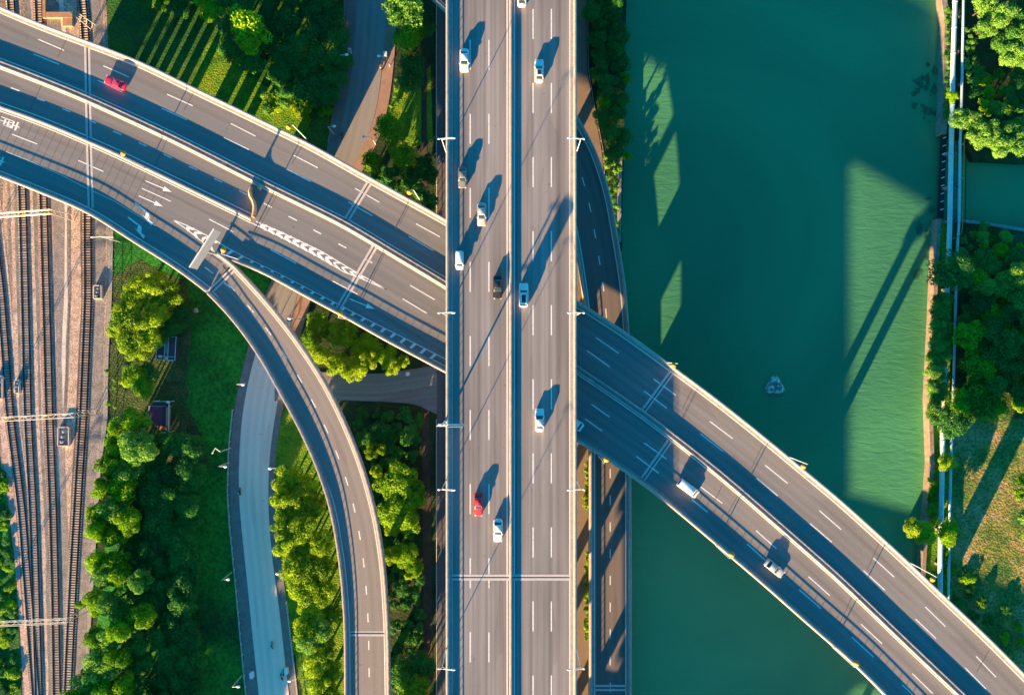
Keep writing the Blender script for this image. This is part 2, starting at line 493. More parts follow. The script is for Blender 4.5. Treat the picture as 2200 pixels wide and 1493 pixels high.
def ribbon_obj(name, L_, R_, mat, parent=None, up=0.0, thick=None, girder=None, kind=None):
    """surface between two matched world paths; thick makes it a slab with a narrower girder below"""
    n = len(L_)
    s = arc((L_ + R_) / 2); w = np.linalg.norm((L_ - R_)[:, :2], axis=1)
    vs_ = []; uv = []; fs = []
    K = 5
    for i in range(n):
        for j in range(K):
            f = j / (K - 1)
            q = L_[i] * (1 - f) + R_[i] * f
            vs_.append((q[0], q[1], q[2] + up)); uv.append((s[i], w[i] * f))
    for i in range(n - 1):
        for j in range(K - 1):
            a = i * K + j
            fs.append((a, a + 1, a + K + 1, a + K))
    me = mesh_of(name, vs_, fs, mat, uv)
    if len(me.polygons) and me.polygons[0].normal.z < 0: me.flip_normals()
    o = obj(name, me, parent)
    if kind: o["kind"] = kind
    if thick:
        mb = MB(); v2 = []; f2 = []
        for i in range(n):
            a, b_ = L_[i], R_[i]; d = (b_ - a); ww = np.linalg.norm(d[:2]); e = d / max(ww, 1e-6)
            ins = min(2.6, ww * 0.22)
            for (base, sgn, inn, zz) in ((a, 1, 0, -0.03), (b_, -1, 0, -0.03), (b_, -1, 0, -0.35), (b_, -1, ins, -thick), (a, 1, ins, -thick), (a, 1, 0, -0.35)):
                q = base + e * sgn * inn
                v2.append((q[0], q[1], base[2] + zz))
        for i in range(n - 1):
            for j in range(6):
                j2 = (j + 1) % 6
                f2.append((i * 6 + j, i * 6 + j2, (i + 1) * 6 + j2, (i + 1) * 6 + j))
        f2.append(tuple(range(6))); f2.append(tuple(range((n - 1) * 6, n * 6))[::-1])
        mb.add(v2, f2)
        mb.build('girder', M['girder'], parent)
    return o


WALL = [(-0.38, -0.4), (-0.36, 0.42), (-0.15, 0.98), (0.10, 0.98), (0.34, 0.30), (0.36, -0.4)]
def parapet(p, parent, side, kerb=0.55, name='parapet'):
    """edge wall with a kerb strip inside; side = +1 when the road lies right of travel"""
    mb = MB(); sweep(mb, p, [(a * side, b_) for a, b_ in WALL]); mb.build(name, M['conc'], parent)
    if kerb:
        mb = MB(); sweep(mb, offset(p, side * (0.36 + kerb / 2)), [(-kerb / 2, 0.005), (-kerb / 2, 0.13), (kerb / 2, 0.10), (kerb / 2, 0.005)])
        mb.build('kerb', M['conc_gray'], parent)


def handrail(p, parent, up0=0.98, up1=1.32, step=2.0, side=1):
    mb = MB()
    sweep(mb, offset(p, 0.0) + np.array([0, 0, up1]), [(-0.05, -0.05), (-0.05, 0.05), (0.05, 0.05), (0.05, -0.05)])
    s = arc(p); t = 0.5
    while t < s[-1]:
        q = [np.interp(t, s, p[:, k]) for k in range(3)]
        mb.box((q[0], q[1], q[2] + (up0 + up1) / 2 - 0.02), (0.08, 0.08, up1 - up0)); t += step
    mb.build('handrail', M['steel'], parent)


JB = [(-0.30, 0.0), (-0.24, 0.28), (-0.10, 0.85), (0.10, 0.85), (0.24, 0.28), (0.30, 0.0)]

# ------------------------------------------------------------------ setting: water, ground
def poly_sheet(name, pts, z, mat, kind='structure', depth=None, parent=None, rough=0):
    """pts are pixel points seen at height z"""
    from mathutils.geometry import tessellate_polygon
    if rough:
        q_ = dens(list(pts) + [pts[0]], 14)[:-1]; g = random.Random(len(q_)); pts = [(x + g.uniform(-rough, rough), y + g.uniform(-rough, rough)) for x, y in q_]
    w = [P(x, y, z) for x, y in pts]
    tris = tessellate_polygon([w])
    me = mesh_of(name, w, [tuple(t) for t in tris], mat)
    bm = bmesh.new(); bm.from_mesh(me)
    bmesh.ops.recalc_face_normals(bm, faces=bm.faces)
    bm.faces.ensure_lookup_table()
    if bm.faces[0].normal.z < 0: bmesh.ops.reverse_faces(bm, faces=bm.faces)
    if depth:
        r = bmesh.ops.extrude_face_region(bm, geom=[f for f in bm.faces])
        for g in r['geom']:
            if isinstance(g, bmesh.types.BMVert): g.co.z = z - depth
        bmesh.ops.recalc_face_normals(bm, faces=bm.faces)
    bm.to_mesh(me); bm.free()
    o = obj(name, me, parent)
    if kind: o["kind"] = kind
    return o

mb = MB(); mb.flat([(-2500, -2500, 0), (2500, -2500, 0), (2500, 2500, 0), (-2500, 2500, 0)])
o = mb.build('water', M['water']); tag(o, kind='structure')
BIG = 9000
poly_sheet('ground', [(-BIG, -BIG), (1352, -BIG), (1352, -100), (1346, 0), (1343, 150), (1340, 330), (1336, 480), (1338, 620), (1348, 740), (1352, 900), (1352, 1493), (1352, BIG), (-BIG, BIG)], ZG, M['ground'], depth=3)
# east bank, split by the side canal
poly_sheet('east_bank_north', [(2030, -BIG), (BIG, -BIG), (BIG, 352), (2200, 350), (2092, 345), (2070, 300), (2024, 292), (2030, 140), (2036, 45), (2030, -20)], ZG, M['ground'], depth=3)
poly_sheet('east_bank_south', [(2018, 470), (2075, 472), (2130, 480), (2200, 493), (BIG, 640), (BIG, BIG), (1984, BIG), (1984, 1493), (1987, 1180), (2002, 1000), (1998, 860), (2005, 700), (2012, 560)], ZG, M['dry'], depth=3)
poly_sheet('east_undergrowth', [(2026, 475), (2075, 475), (2130, 482), (2200, 495), (3200, 640), (3200, 900), (2190, 900), (2120, 880), (2060, 900), (2040, 880), (2040, 620)], ZG + 0.03, M['under'], rough=5)
poly_sheet('riverside_grass', [(2014, 480), (2045, 480), (2045, 640), (2040, 900), (2038, 1100), (2030, 1493), (2028, 1600), (1990, 1600), (1988, 1180), (2003, 1000), (1999, 860), (2006, 700)], ZG + 0.05, M['lawn_lit'])
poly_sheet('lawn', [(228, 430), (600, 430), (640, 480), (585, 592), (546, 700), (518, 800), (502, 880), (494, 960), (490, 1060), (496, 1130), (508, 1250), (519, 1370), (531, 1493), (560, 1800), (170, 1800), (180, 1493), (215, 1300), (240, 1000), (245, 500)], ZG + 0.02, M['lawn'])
poly_sheet('shaded_lawn', [(228, -300), (745, -300), (742, 0), (740, 120), (728, 200), (704, 322), (640, 478), (600, 428), (228, 428)], ZG + 0.02, M['shaded_lawn'])
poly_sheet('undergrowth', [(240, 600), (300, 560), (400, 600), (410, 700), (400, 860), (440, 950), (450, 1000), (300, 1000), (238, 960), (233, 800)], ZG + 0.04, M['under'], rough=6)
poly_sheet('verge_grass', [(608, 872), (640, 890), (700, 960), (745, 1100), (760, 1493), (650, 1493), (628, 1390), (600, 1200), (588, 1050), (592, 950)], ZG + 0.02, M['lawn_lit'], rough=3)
poly_sheet('sunlit_grass', [(846, 190), (905, 160), (925, 140), (930, 300), (860, 330), (828, 300)], ZG + 0.02, M['lawn_lit'])
poly_sheet('sunlit_grass', [(450, 90), (500, 100), (560, 180), (660, 215), (672, 260), (640, 300), (400, 200)], ZG + 0.03, M['lawn_lit'], rough=5)
poly_sheet('rail_yard', [(-1500, -1500), (212, -1500), (222, -100), (228, 0), (232, 90), (240, 470), (236, 640), (229, 760), (226, 900), (212, 1000), (200, 1200), (178, 1493), (140, 2200), (-1500, 2200)], ZG + 0.06, M['ballast'])
poly_sheet('green_strip', [(-1200, 880), (-10, 930), (12, 1060), (30, 1190), (40, 1320), (46, 1493), (60, 2100), (-1200, 2100)], ZG + 0.12, M['lawn'])
poly_sheet('embankment_path', [(232, 480), (243, 480), (240, 640), (233, 770), (231, 900), (216, 1010), (204, 1200), (186, 1493), (178, 1493), (196, 1200), (208, 1005), (222, 900), (225, 770), (231, 640)], ZG + 0.16, M['conc_gray'])


def two_edges(Lp, Rp, z, pre=0, post=0, n=120, win=9, it=3):
    a = resample(world_path(smooth_path(Lp, pre, post, win, it), z), n=n)
    b_ = resample(world_path(smooth_path(Rp, pre, post, win, it), z), n=n)
    return a, b_

gl = [(741, -60), (741, 0), (738, 120), (727, 200), (704, 320), (650, 470), (585, 592), (546, 700), (518, 800), (502, 880), (494, 960), (491, 1060), (496, 1130), (508, 1250), (519, 1370), (531, 1493)]
gr = [(853, -60), (853, 0), (850, 100), (843, 165), (836, 230), (812, 310), (770, 380), (725, 470), (690, 570), (668, 650), (645, 720), (622, 800), (610, 872), (597, 930), (589, 1000), (590, 1090), (602, 1200), (616, 1290), (628, 1390), (640, 1493)]
rl = [(768, -60), (768, 0), (758, 120), (746, 210), (724, 320), (672, 470), (606, 592), (566, 700), (537, 800), (521, 880), (514, 960), (512, 1060), (518, 1130), (531, 1250), (543, 1370), (556, 1493)]
rr = [(832, -60), (832, 0), (826, 100), (816, 190), (806, 255), (780, 320), (740, 385), (690, 480), (655, 570), (634, 650), (618, 720), (604, 800), (596, 872), (584, 930), (577, 1000), (576, 1090), (584, 1200), (598, 1290), (609, 1390), (621, 1493)]
a, b_ = two_edges(gl, gr, ZG + 0.10, 300, 300)
ribbon_obj('pavement', a, b_, M['walk'], kind='structure')
a, b_ = two_edges([(p[0] - 1, p[1]) for p in rr], gr, ZG + 0.14, 0, 0)
ribbon_obj('brick_pavement', a[:75], b_[:75], M['walk_red'], kind='structure')
a, b_ = two_edges(rl, rr, ZG + 0.20, 300, 300)
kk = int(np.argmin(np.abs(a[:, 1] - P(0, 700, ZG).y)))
ribbon_obj('street', a[:kk + 1], b_[:kk + 1], M['road'], kind='structure')
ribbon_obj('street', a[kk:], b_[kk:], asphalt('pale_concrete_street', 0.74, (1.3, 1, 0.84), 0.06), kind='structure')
# branch street going under the main viaduct
a, b_ = two_edges([(590, 790), (640, 797), (700, 800), (815, 803), (930, 786), (1060, 770), (1200, 770)], [(590, 862), (640, 858), (720, 859), (828, 863), (895, 868), (940, 892), (1060, 900), (1200, 900)], ZG + 0.21, n=60, win=5, it=1)
ribbon_obj('branch_street', a, b_, asphalt('branch_asphalt', 0.24, (1.05, 1, 1.0), 0.2), kind='structure')
# frontage roads either side, partly under the main deck
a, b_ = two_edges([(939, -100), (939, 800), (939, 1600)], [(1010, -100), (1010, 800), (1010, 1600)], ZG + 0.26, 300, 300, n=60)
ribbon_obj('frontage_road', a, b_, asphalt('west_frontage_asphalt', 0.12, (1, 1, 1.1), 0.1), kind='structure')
a, b_ = two_edges([(1130, -100), (1130, 800), (1130, 1600)], [(1261, -100), (1261, 150), (1276, 235), (1294, 330), (1298, 400), (1290, 520), (1268, 650), (1264, 800), (1264, 1600)], ZG + 0.26, 300, 300, n=90, win=5, it=1)
ribbon_obj('frontage_road', a, b_, M['orange_road'], kind='structure')
poly_sheet('dirt_path', [(905, 120), (917, 120), (917, 500), (922, 900), (926, 1100), (930, 1493), (930, 1700), (912, 1700), (912, 1493), (908, 1100), (905, 900)], ZG + 0.05, noisy('packed_earth', [(0.05, 0.04, 0.03), (0.10, 0.08, 0.06)], 0.6))

# ------------------------------------------------------------------ main viaduct
def Zd(x, y=0): return ZD + 0.0042 * max(0.0, x - 1237)
def PD(x, y, up=0.012): return P(x, y, Zd(x) + up)
def vline(x, z, y0=-700, y1=1750, n=60):
    return np.array([tuple(P(x, y, z)) for y in np.linspace(y0, y1, n)])

def vertical_world(x, z, ya=330, yb=-260, n=60):
    return np.array([(x, y, z) for y in np.linspace(ya, yb, n)])

def X(px, z=ZM): return P(px, 0, z).x

main = thing('highway_viaduct', 'six lane highway viaduct running straight from top to bottom, topmost of all the roads', 'viaduct')
xl, xr = X(962), X(1235)
Lw, Rw = vertical_world(xl, ZM), vertical_world(xr, ZM)
ribbon_obj('deck', Rw, Lw, M['asph_main'], main, thick=2.2)
parapet(Lw, main, -1, 0.55); parapet(Rw, main, 1, 0.55)
handrail(Lw, main); handrail(Rw, main)
mb = MB(); sweep(mb, vertical_world(X(1097.5), ZM), [(a_ * 1.15, b_) for a_, b_ in JB]); mb.build('median_barrier', M['conc'], main)
mb = MB()
for xx in (971, 1089.5, 1105, 1224): mb.mark(); line_on(mb, vertical_world(X(xx), ZM), 0.22, 0.012)
mb.build_each('edge_line', M['paint'], main)
mb = MB()
for xx, y0 in ((1010.3, 86), (1050.5, 86), (1145.3, 20), (1184.6, 20)):
    for k in range(-6, 16):
        ya = y0 + 158.9 * k
        a = P(xx, ya, ZM + 0.012); c = P(xx, ya + 64.6, ZM + 0.012)
        mb.mark(); mb.flat(strip_pts(a, c, 0.25))
mb.build_each('lane_marking', M['paint_dash'], main)
mb = MB(); dk = MB()
for (ya, yb) in ((1236.0, 1.9), (1244.0, 1.9)):
    mb.mark(); mb.box(P((971 + 1224) / 2, ya, ZM + 0.012), (X(1224) - X(971), 0.5, 0.012))
dk.box(P((971 + 1224) / 2, 1240, ZM + 0.010), (X(1224) - X(971), 0.2, 0.012))
mb.build_each('expansion_joint', M['joint'], main); dk.build('joint_seal', M['dark'], main)
# piers (twin columns with a cross head)
for yy in range(-265, 330, 33):
    if -22 < yy < 12: continue
    mb = MB()
    for sx in (-5.5, 5.5):
        mb.box((sx, yy, (ZM - 3.6) / 2 - 0.5), (1.8, 1.8, ZM - 3.6 + 1))
    mb.box((0, yy, ZM - 2.95), (17, 2.2, 1.4))
    mb.build('pier', M['girder'], main)

# ------------------------------------------------------------------ diagonal viaduct
NP = [(0, 18), (60, 44), (115, 66), (188, 92), (255, 117), (308, 138), (419, 193), (559, 260), (607, 284), (658, 307), (798, 386), (959, 474), (1100, 560), (1237, 648), (1344, 716), (1448, 792), (1535, 856), (1642, 941), (1703, 992), (1805, 1076), (1947, 1205), (2030, 1285), (2119, 1368), (2200, 1450)]
MBL = [(0, 138), (100, 176), (188, 212), (362, 292), (460, 341), (536, 380), (601, 412), (741, 480), (850, 546), (959, 611), (1100, 700), (1237, 790), (1381, 888), (1488, 970), (1568, 1035), (1639, 1097), (1798, 1236), (1937, 1370), (2066, 1492)]
SS = [(0, 378), (67, 404), (130, 430), (191, 454), (234, 482), (278, 512), (320, 538), (368, 567), (410, 597), (446, 626)]
SS2 = [(502, 560), (527, 566), (594, 599), (661, 638), (728, 672), (829, 730), (932, 784), (959, 799), (1100, 870), (1237, 943), (1300, 982), (1381, 1037), (1455, 1096), (1640, 1253), (1739, 1341), (1838, 1426), (1901, 1490)]
np_px = smooth_path(NP, 500, 900)
mb_px = smooth_path(MBL, 500, 900)
ss1 = smooth_path(SS, 500, 0)
ss2 = smooth_path(SS2, 0, 900)
ss_px = np.vstack([ss1, ss2])
DIR = np.array([0.86, 0.51])
def by_proj(q, t):
    s = q @ DIR; o_ = np.argsort(s)
    return np.stack([np.interp(t, s[o_], q[o_, k]) for k in range(2)], 1)
tt = np.linspace(-380, 3000, 420)
diag = thing('diagonal_viaduct', 'wide double carriageway viaduct crossing diagonally from top left to bottom right beneath the straight highway', 'viaduct')
A0 = world_path(by_proj(np_px, tt), Zd); A1 = world_path(by_proj(mb_px, tt), Zd); A2 = world_path(by_proj(ss_px, tt), Zd)
ribbon_obj('upper_carriageway', A0, A1, M['asph_diag'], diag, thick=2.3)
ribbon_obj('lower_carriageway', A1, A2, M['asph_diag'], diag, thick=2.3)
npw = world_path(np_px, Zd); mbw = world_path(mb_px, Zd); s1w = world_path(ss1, Zd); s2w = world_path(ss2, Zd)
parapet(npw, diag, 1, 0.5); parapet(s1w, diag, -1, 0.5); parapet(s2w, diag, -1, 0.5)
handrail(npw, diag); handrail(s1w, diag); handrail(s2w, diag)
mb = MB()
sweep(mb, offset(mbw, -0.42), [(-0.28, 0), (-0.22, 0.25), (-0.10, 0.85), (0.10, 0.85), (0.16, 0.5), (0.16, 0)])
sweep(mb, offset(mbw, 0.42), [(-0.16, 0), (-0.16, 0.5), (-0.10, 0.85), (0.10, 0.85), (0.22, 0.25), (0.28, 0)])
sweep(mb, mbw, [(-0.26, 0.0), (-0.26, 0.45), (0.26, 0.45), (0.26, 0.0)])
mb.build('median_barrier', M['conc'], diag)
BC = [(0, 231), (60, 252), (120, 275), (188, 304), (250, 331), (300, 355), (352, 380), (410, 408), (470, 437), (530, 466), (541, 472)]
bc_px = smooth_path(BC, 500, 0, win=5); bcw = world_path(bc_px, ZD)
mb = MB(); sweep(mb, bcw, [(a_ * 1.3, b_) for a_, b_ in JB]); mb.build('side_barrier', M['conc'], diag)

UP = 0.012
mb = MB()
mb.mark(); line_on(mb, offset(npw, 0.95), 0.22, UP)
mb.mark(); line_on(mb, offset(mbw, -1.15), 0.22, UP); mb.mark(); line_on(mb, offset(mbw, 0.95), 0.22, UP)
mb.mark(); line_on(mb, offset(bcw, -1.0), 0.22, UP); mb.mark(); line_on(mb, offset(bcw, 0.75), 0.2, UP)
mb.mark(); line_on(mb, offset(s1w, -0.95), 0.22, UP)
mb.mark(); line_on(mb, offset(s2w[60:], -0.95), 0.2, UP)
ZU = ZD + UP
def L2(m_, pts, w=0.16, z=ZU):
    m_.mark(); w_ = np.array([tuple(PD(x, y)) for x, y in pts]); line_on(m_, w_, w, 0)
L2(mb, [(13, 326), (65, 347), (134, 378), (187, 405), (245, 432), (290, 460), (335, 486)], 0.12)
L2(mb, [(550, 476), (600, 497), (690, 540), (760, 582), (830, 622)], 0.22)
L2(mb, [(538, 478), (600, 508), (680, 550), (740, 585), (780, 600), (830, 622)], 0.22)
L2(mb, [(370, 472), (400, 484), (452, 510), (484, 530)], 0.22)
L2(mb, [(370, 472), (400, 492), (435, 520), (463, 543)], 0.22)
L2(mb, [(484, 530), (527, 553), (594, 585), (700, 640), (800, 692), (900, 742), (958, 772)], 0.16)
mb.build_each('edge_line', M['paint'], diag)
mb = MB()
D6 = [(82, 85, 138, 109), (222, 142, 277, 166), (359, 203, 414, 228), (496, 266, 549, 293), (631, 334, 683, 361), (763, 405, 815, 435), (894, 481, 945, 509),
      (72, 117, 127, 139), (210, 173, 262, 198), (346, 233, 401, 258), (481, 296, 535, 322), (616, 364, 668, 391), (748, 434, 800, 464), (878, 508, 931, 539),
      (1280, 725, 1329, 759), (1404, 814, 1452, 849), (1525, 905, 1574, 942), (1644, 999, 1692, 1038), (1760, 1096, 1807, 1137), (1876, 1198, 1921, 1239), (1988, 1303, 2031, 1345), (2097, 1409, 2140, 1454),
      (1261, 753, 1310, 788), (1384, 840, 1433, 877), (1505, 932, 1554, 970), (1625, 1027, 1671, 1065), (1740, 1124, 1787, 1164), (1855, 1225, 1901, 1267), (1967, 1329, 2011, 1371), (2074, 1434, 2118, 1479),
      (881, 613, 934, 644), (865, 642, 917, 673),
      (1262, 862, 1310, 896), (1245, 891, 1294, 926), (1384, 951, 1432, 986), (1367, 980, 1415, 1016), (1505, 1045, 1552, 1081), (1487, 1073, 1520, 1100), (1624, 1139, 1668, 1178), (1605, 1168, 1650, 1208),
      (1737, 1238, 1783, 1279), (1717, 1266, 1764, 1307), (1850, 1340, 1895, 1382), (1830, 1368, 1877, 1411), (1960, 1446, 2004, 1489), (1938, 1470, 1975, 1505),
      (26, 289, 80, 310), (168, 345, 222, 369), (449, 471, 501, 498), (582, 537, 636, 566), (715, 604, 768, 632)]
for (x0, y0, x1, y1) in D6: mb.mark(); mb.flat(strip_pts(PD(x0, y0), PD(x1, y1), 0.24))
D2 = [(23, 189, 42, 196), (79, 212, 96, 218), (134, 234, 151, 241), (190, 258, 206, 265), (243, 282, 261, 290), (298, 307, 315, 315), (352, 332, 369, 340), (406, 358, 424, 366), (460, 384, 477, 392), (514, 410, 531, 419), (567, 437, 584, 446), (620, 465, 638, 474), (673, 494, 690, 503), (727, 524, 744, 533), (784, 556, 800, 565),
      (440, 574, 458, 588), (478, 604, 494, 618)]
for (x0, y0, x1, y1) in D2: mb.mark(); mb.flat(strip_pts(PD(x0, y0), PD(x1, y1), 0.26))
mb.build_each('lane_marking', M['paint_dash'], diag)
# chevrons of the painted islands
mb = MB()
def lerp2(a, b_, t): return (a[0] + (b_[0] - a[0]) * t, a[1] + (b_[1] - a[1]) * t)
def piece(pts, x):
    for p, q in zip(pts[:-1], pts[1:]):
        if p[0] <= x <= q[0]: return p[1] + (q[1] - p[1]) * (x - p[0]) / (q[0] - p[0])
    return pts[-1][1]
TN = [(550, 476), (600, 497), (690, 540), (760, 582), (830, 622)]; TS = [(538, 478), (600, 508), (680, 550), (740, 585), (780, 600), (830, 622)]
for k in range(13):
    x = 560 + k * 17.5
    n_ = (x + 14, piece(TN, min(829, x + 14))); s_ = (x + 12, piece(TS, x + 12)); t_ = (x - 1, (piece(TN, x) + piece(TS, x)) / 2)
    w = 0.55 if k < 9 else 0.35; mb.mark()
    mb.flat(strip_pts(PD(*n_, 0.016), PD(*t_, 0.016), w)); mb.flat(strip_pts(PD(*s_, 0.020), PD(*t_, 0.020), w))
TN = [(370, 472), (400, 484), (452, 510), (484, 530)]; TS = [(370, 472), (400, 492), (435, 520), (463, 543)]
for x in (402, 419, 437, 452):
    n_ = (x + 15, piece(TN, x + 15)); s_ = (x + 4, piece(TS, x + 4)); t_ = (x - 2, (piece(TN, x) + piece(TS, x)) / 2)
    mb.mark(); mb.flat(strip_pts(PD(*n_, 0.016), PD(*t_, 0.016), 0.5)); mb.flat(strip_pts(PD(*s_, 0.020), PD(*t_, 0.020), 0.5))
HL = [(484, 530), (527, 553), (594, 585), (700, 640), (800, 692), (900, 742), (958, 772)]
for k in range(21):
    x = 500 + k * 21.8
    y = piece(HL, x)
    mb.flat(strip_pts(PD(x, y, 0.016), P(x - 14, y + 9.5 + min(3, k * .2), ZU + 0.004), 0.6))
mb.build_each('chevron_marking', M['paint'], diag)
# arrows
def arrow(m_, a, b_, w=0.22, head=1.9, hw=0.55, turn=None):
    m_.mark(); a = PD(*a); b_ = PD(*b_); d = (b_ - a).normalized(); n_ = Vector((d.y, -d.x, 0))
    L = (b_ - a).length
    c = b_ - d * head
    m_.flat([a - n_ * w / 2, c - n_ * w / 2, c + n_ * w / 2, a + n_ * w / 2])
    if turn:
        e = c + n_ * turn * 1.0 + d * 1.1
        m_.flat([c - n_ * w / 2 * turn, e - d * 0.5 , e + d * 0.7, c + d * 0.9 - n_ * w / 2 * turn])
        m_.flat([e - d * 1.3 + Vector((0, 0, .004)), e + d * 1.6 + Vector((0, 0, .004)), e + n_ * turn * 0.7 + d * 1.8 + Vector((0, 0, .004))])
    else:
        m_.flat([c - n_ * hw, b_, c + n_ * hw])
mb = MB()
arrow(mb, (313, 389), (369, 413)); arrow(mb, (298, 421), (350, 444)); arrow(mb, (290, 436), (328, 466), turn=1, w=0.35); arrow(mb, (275, 467), (311, 494), turn=1, w=0.35); arrow(mb, (751, 642), (805, 664))
mb.mark(); mb.flat(strip_pts(PD(305, 405), PD(367, 433), 0.2))
mb.build_each('arrow_marking', M['paint'], diag)
# painted characters at the left margin (elongated along the road)
for (tx, ty, sx_) in ((44, 275, 1.0), (12, 350, 1.0)):
    cu = bpy.data.curves.new('lettering', 'FONT'); cu.body = "\u5357"; cu.size = 2.1; cu.align_x = 'CENTER'; cu.offset = 0.02
    to = bpy.data.objects.new('lettering', cu); COL.objects.link(to)
    dg = bpy.context.evaluated_depsgraph_get()
    me = bpy.data.meshes.new_from_object(to.evaluated_get(dg)); bpy.data.objects.remove(to)
    me.materials.clear(); me.materials.append(M['paint'])
    lt = obj('lettering', me, diag, PD(tx, ty, 0.015), R(-90 - 21))
    lt.scale = (1.0, 2.3, 1)
    p_ = PD(tx, ty, 0.015); dd = Vector((math.cos(R(-21)), math.sin(R(-21)), 0))
    lt.location = p_ - dd * 4.3
# transverse grooves of the anti-skid section
mb = MB()
C2 = [(0, 322), (65, 347), (134, 378), (187, 405), (245, 432), (290, 460), (335, 486)]
BCp = [(0, 238), (60, 259), (120, 282), (188, 311), (250, 338), (300, 362), (352, 387), (370, 396)]
for k in range(24):
    x = -10 + 16.3 * k
    if x < 0: y = 236
    else: y = piece(BCp, min(x, 369))
    ln = 78 if x < 300 else 78 + 0.3 * (x - 300)
    mb.mark(); x2, y2 = x - ln * 0.44, y + ln * 0.90
    mb.flat(strip_pts(PD(x, y, 0.008), PD(x2, y2, 0.008), 0.10))
mb.build_each('groove', M['groove'], diag)
# joints
mb = MB(); dk = MB()
for (x0, y0, x1, y1) in ((187, 95, 189, 207), (189, 216, 191, 299), (191, 309, 195, 447), (796, 389, 745, 472), (805, 530, 727, 663), (1446, 797, 1384, 882), (1439, 948, 1382, 1029)):
    a, c = PD(x0, y0, 0.018), PD(x1, y1, 0.018)
    d = (c - a).normalized(); n_ = Vector((d.y, -d.x, 0))
    mb.mark(); dk.mark()
    for s_ in (-0.42, 0.42): mb.flat([q + n_ * s_ for q in strip_pts(a, c, 0.48)])
    dk.flat([q + Vector((0, 0, 0.005)) for q in strip_pts(a, c, 0.18)])
for (x0, y0, x1, y1) in ((149, 72, 124, 124), (89, 183, 64, 238), (420, 193, 395, 238), (362, 293, 332, 358), (651, 311, 627, 352), (880, 439, 859, 482), (596, 417, 542, 517), (828, 541, 778, 644), (512, 470, 485, 524), (1488, 834, 1465, 881), (1639, 955, 1615, 1005), (1588, 1059, 1565, 1100), (1552, 1042, 1535, 1076), (1888, 1168, 1864, 1221), (1831, 1281, 1802, 1343), (2125, 1396, 2099, 1442)):
    dk.mark(); dk.flat(strip_pts(PD(x0, y0, 0.018), PD(x1, y1, 0.018), 0.13))
mb.build_each('expansion_joint', M['joint'], diag); dk.build_each('joint_seal', M['groove'], diag)
# piers of the diagonal viaduct: pairs of round columns, two of them standing in the river
pier_px = [(x, y) for x, y in ((120, 250), (420, 390), (700, 560), (880, 620))]
def pier(parent, pts, top, r=1.0, head=True):
    mb = MB()
    for (x, y) in pts: mb.tube((x, y, -1.5), (x, y, top), r, n=16)
    if head and len(pts) > 1:
        a = Vector((*pts[0], 0)); c = Vector((*pts[-1], 0)); d = c - a
        mb.box(((a.x + c.x) / 2, (a.y + c.y) / 2, top - 0.4), (d.length + 3, 1.9, 1.2), rz=math.atan2(d.y, d.x))
    mb.build('pier', M['girder'], parent)
pier(diag, [(58.0, -46.5), (65.5, -41.0)], ZD - 1.9)
for (wx, wy, ww) in ((93.4, -69.0, 4.6), (86.0, -62.0, 5.2)):  # unseen walls added below the deck to cast shade on the east bank
    mb = MB(); mb.box((wx, wy, 8.5), (ww, 1.2, 20.0), rz=math.atan2(SUNV.y, SUNV.x) - math.pi / 2); mb.build('shade_wall', M['girder'], diag)
for (px_, py_, dx_, dy_) in ((1300, 800, 5, 7),):
    c = P(px_, py_, ZD); pier(diag, [(c.x - dx_ / 2 * 1.2, c.y - dy_ / 2), (c.x + dx_ / 2 * 1.2, c.y + dy_ / 2)], ZD - 1.9)

# unseen walls added under the diagonal viaduct, gapped to cast striped shade on the grass
SD = np.array([SUNV.x, SUNV.y]) / np.hypot(SUNV.x, SUNV.y)
def back_to(line, gx, gy, z):
    """where the sun ray that lands at photo point (gx, gy) crosses the line beneath the deck"""
    p = P(gx, gy, z); o_ = np.array([p.x, p.y])
    for a_, c_ in zip(line[:-1], line[1:]):
        A = np.array([[c_[0] - a_[0], SD[0]], [c_[1] - a_[1], SD[1]]]); rhs = o_ - a_[:2]
        try: u, w = np.linalg.solve(A, rhs)
        except Exception: continue
        if -1e-6 <= u <= 1 + 1e-6 and w > 0: return a_[:2] + (c_ - a_)[:2] * u
    return None
for (x0, x1) in ((190, 282), (291, 311), (320, 336), (345, 363), (372, 392), (401, 421), (431, 449), (496, 530), (540, 572), (580, 602), (707, 818)):
    a_, c_ = back_to(mbw, x0, 141, ZG), back_to(mbw, x1, 141, ZG)
    if a_ is None or c_ is None: print('no wall', x0); continue
    mb = MB(); d_ = c_ - a_
    mb.box(((a_[0] + c_[0]) / 2, (a_[1] + c_[1]) / 2, 8.0), (np.hypot(*d_), 0.7, 17.0), rz=math.atan2(d_[1], d_[0])); mb.build('shade_wall', M['girder'], diag)

# ------------------------------------------------------------------ curved exit ramp
def zr1(x, y): return ZD - 4.0 * min(1.3, max(0, (y - 620) / 870))
R1W = [(449, 630), (496, 676), (559, 762), (594, 826), (624, 880), (643, 914), (682, 998), (714, 1094), (734, 1218), (743, 1337), (744, 1493)]
R1E = [(506, 574), (560, 631), (627, 713), (694, 811), (739, 900), (778, 995), (809, 1106), (826, 1218), (834, 1349), (836, 1493)]
ramp = thing('exit_ramp', 'curved single exit ramp sweeping down from the diagonal viaduct to the bottom of the photo', 'ramp')
a, b_ = two_edges(R1W, R1E, zr1, 0, 500, n=150)
ribbon_obj('deck', b_, a, M['asph_ramp'], ramp, thick=1.6)
wl_, el_ = a, b_
parapet(wl_, ramp, -1, 0.45); handrail(wl_, ramp)
gp = world_path(smooth_path([(464, 542), (484, 556), (506, 574)], 0, 0, 3, 1), ZD)
elx = np.vstack([gp[:-1], el_])
parapet(elx, ramp, 1, 0.45); handrail(elx, ramp)
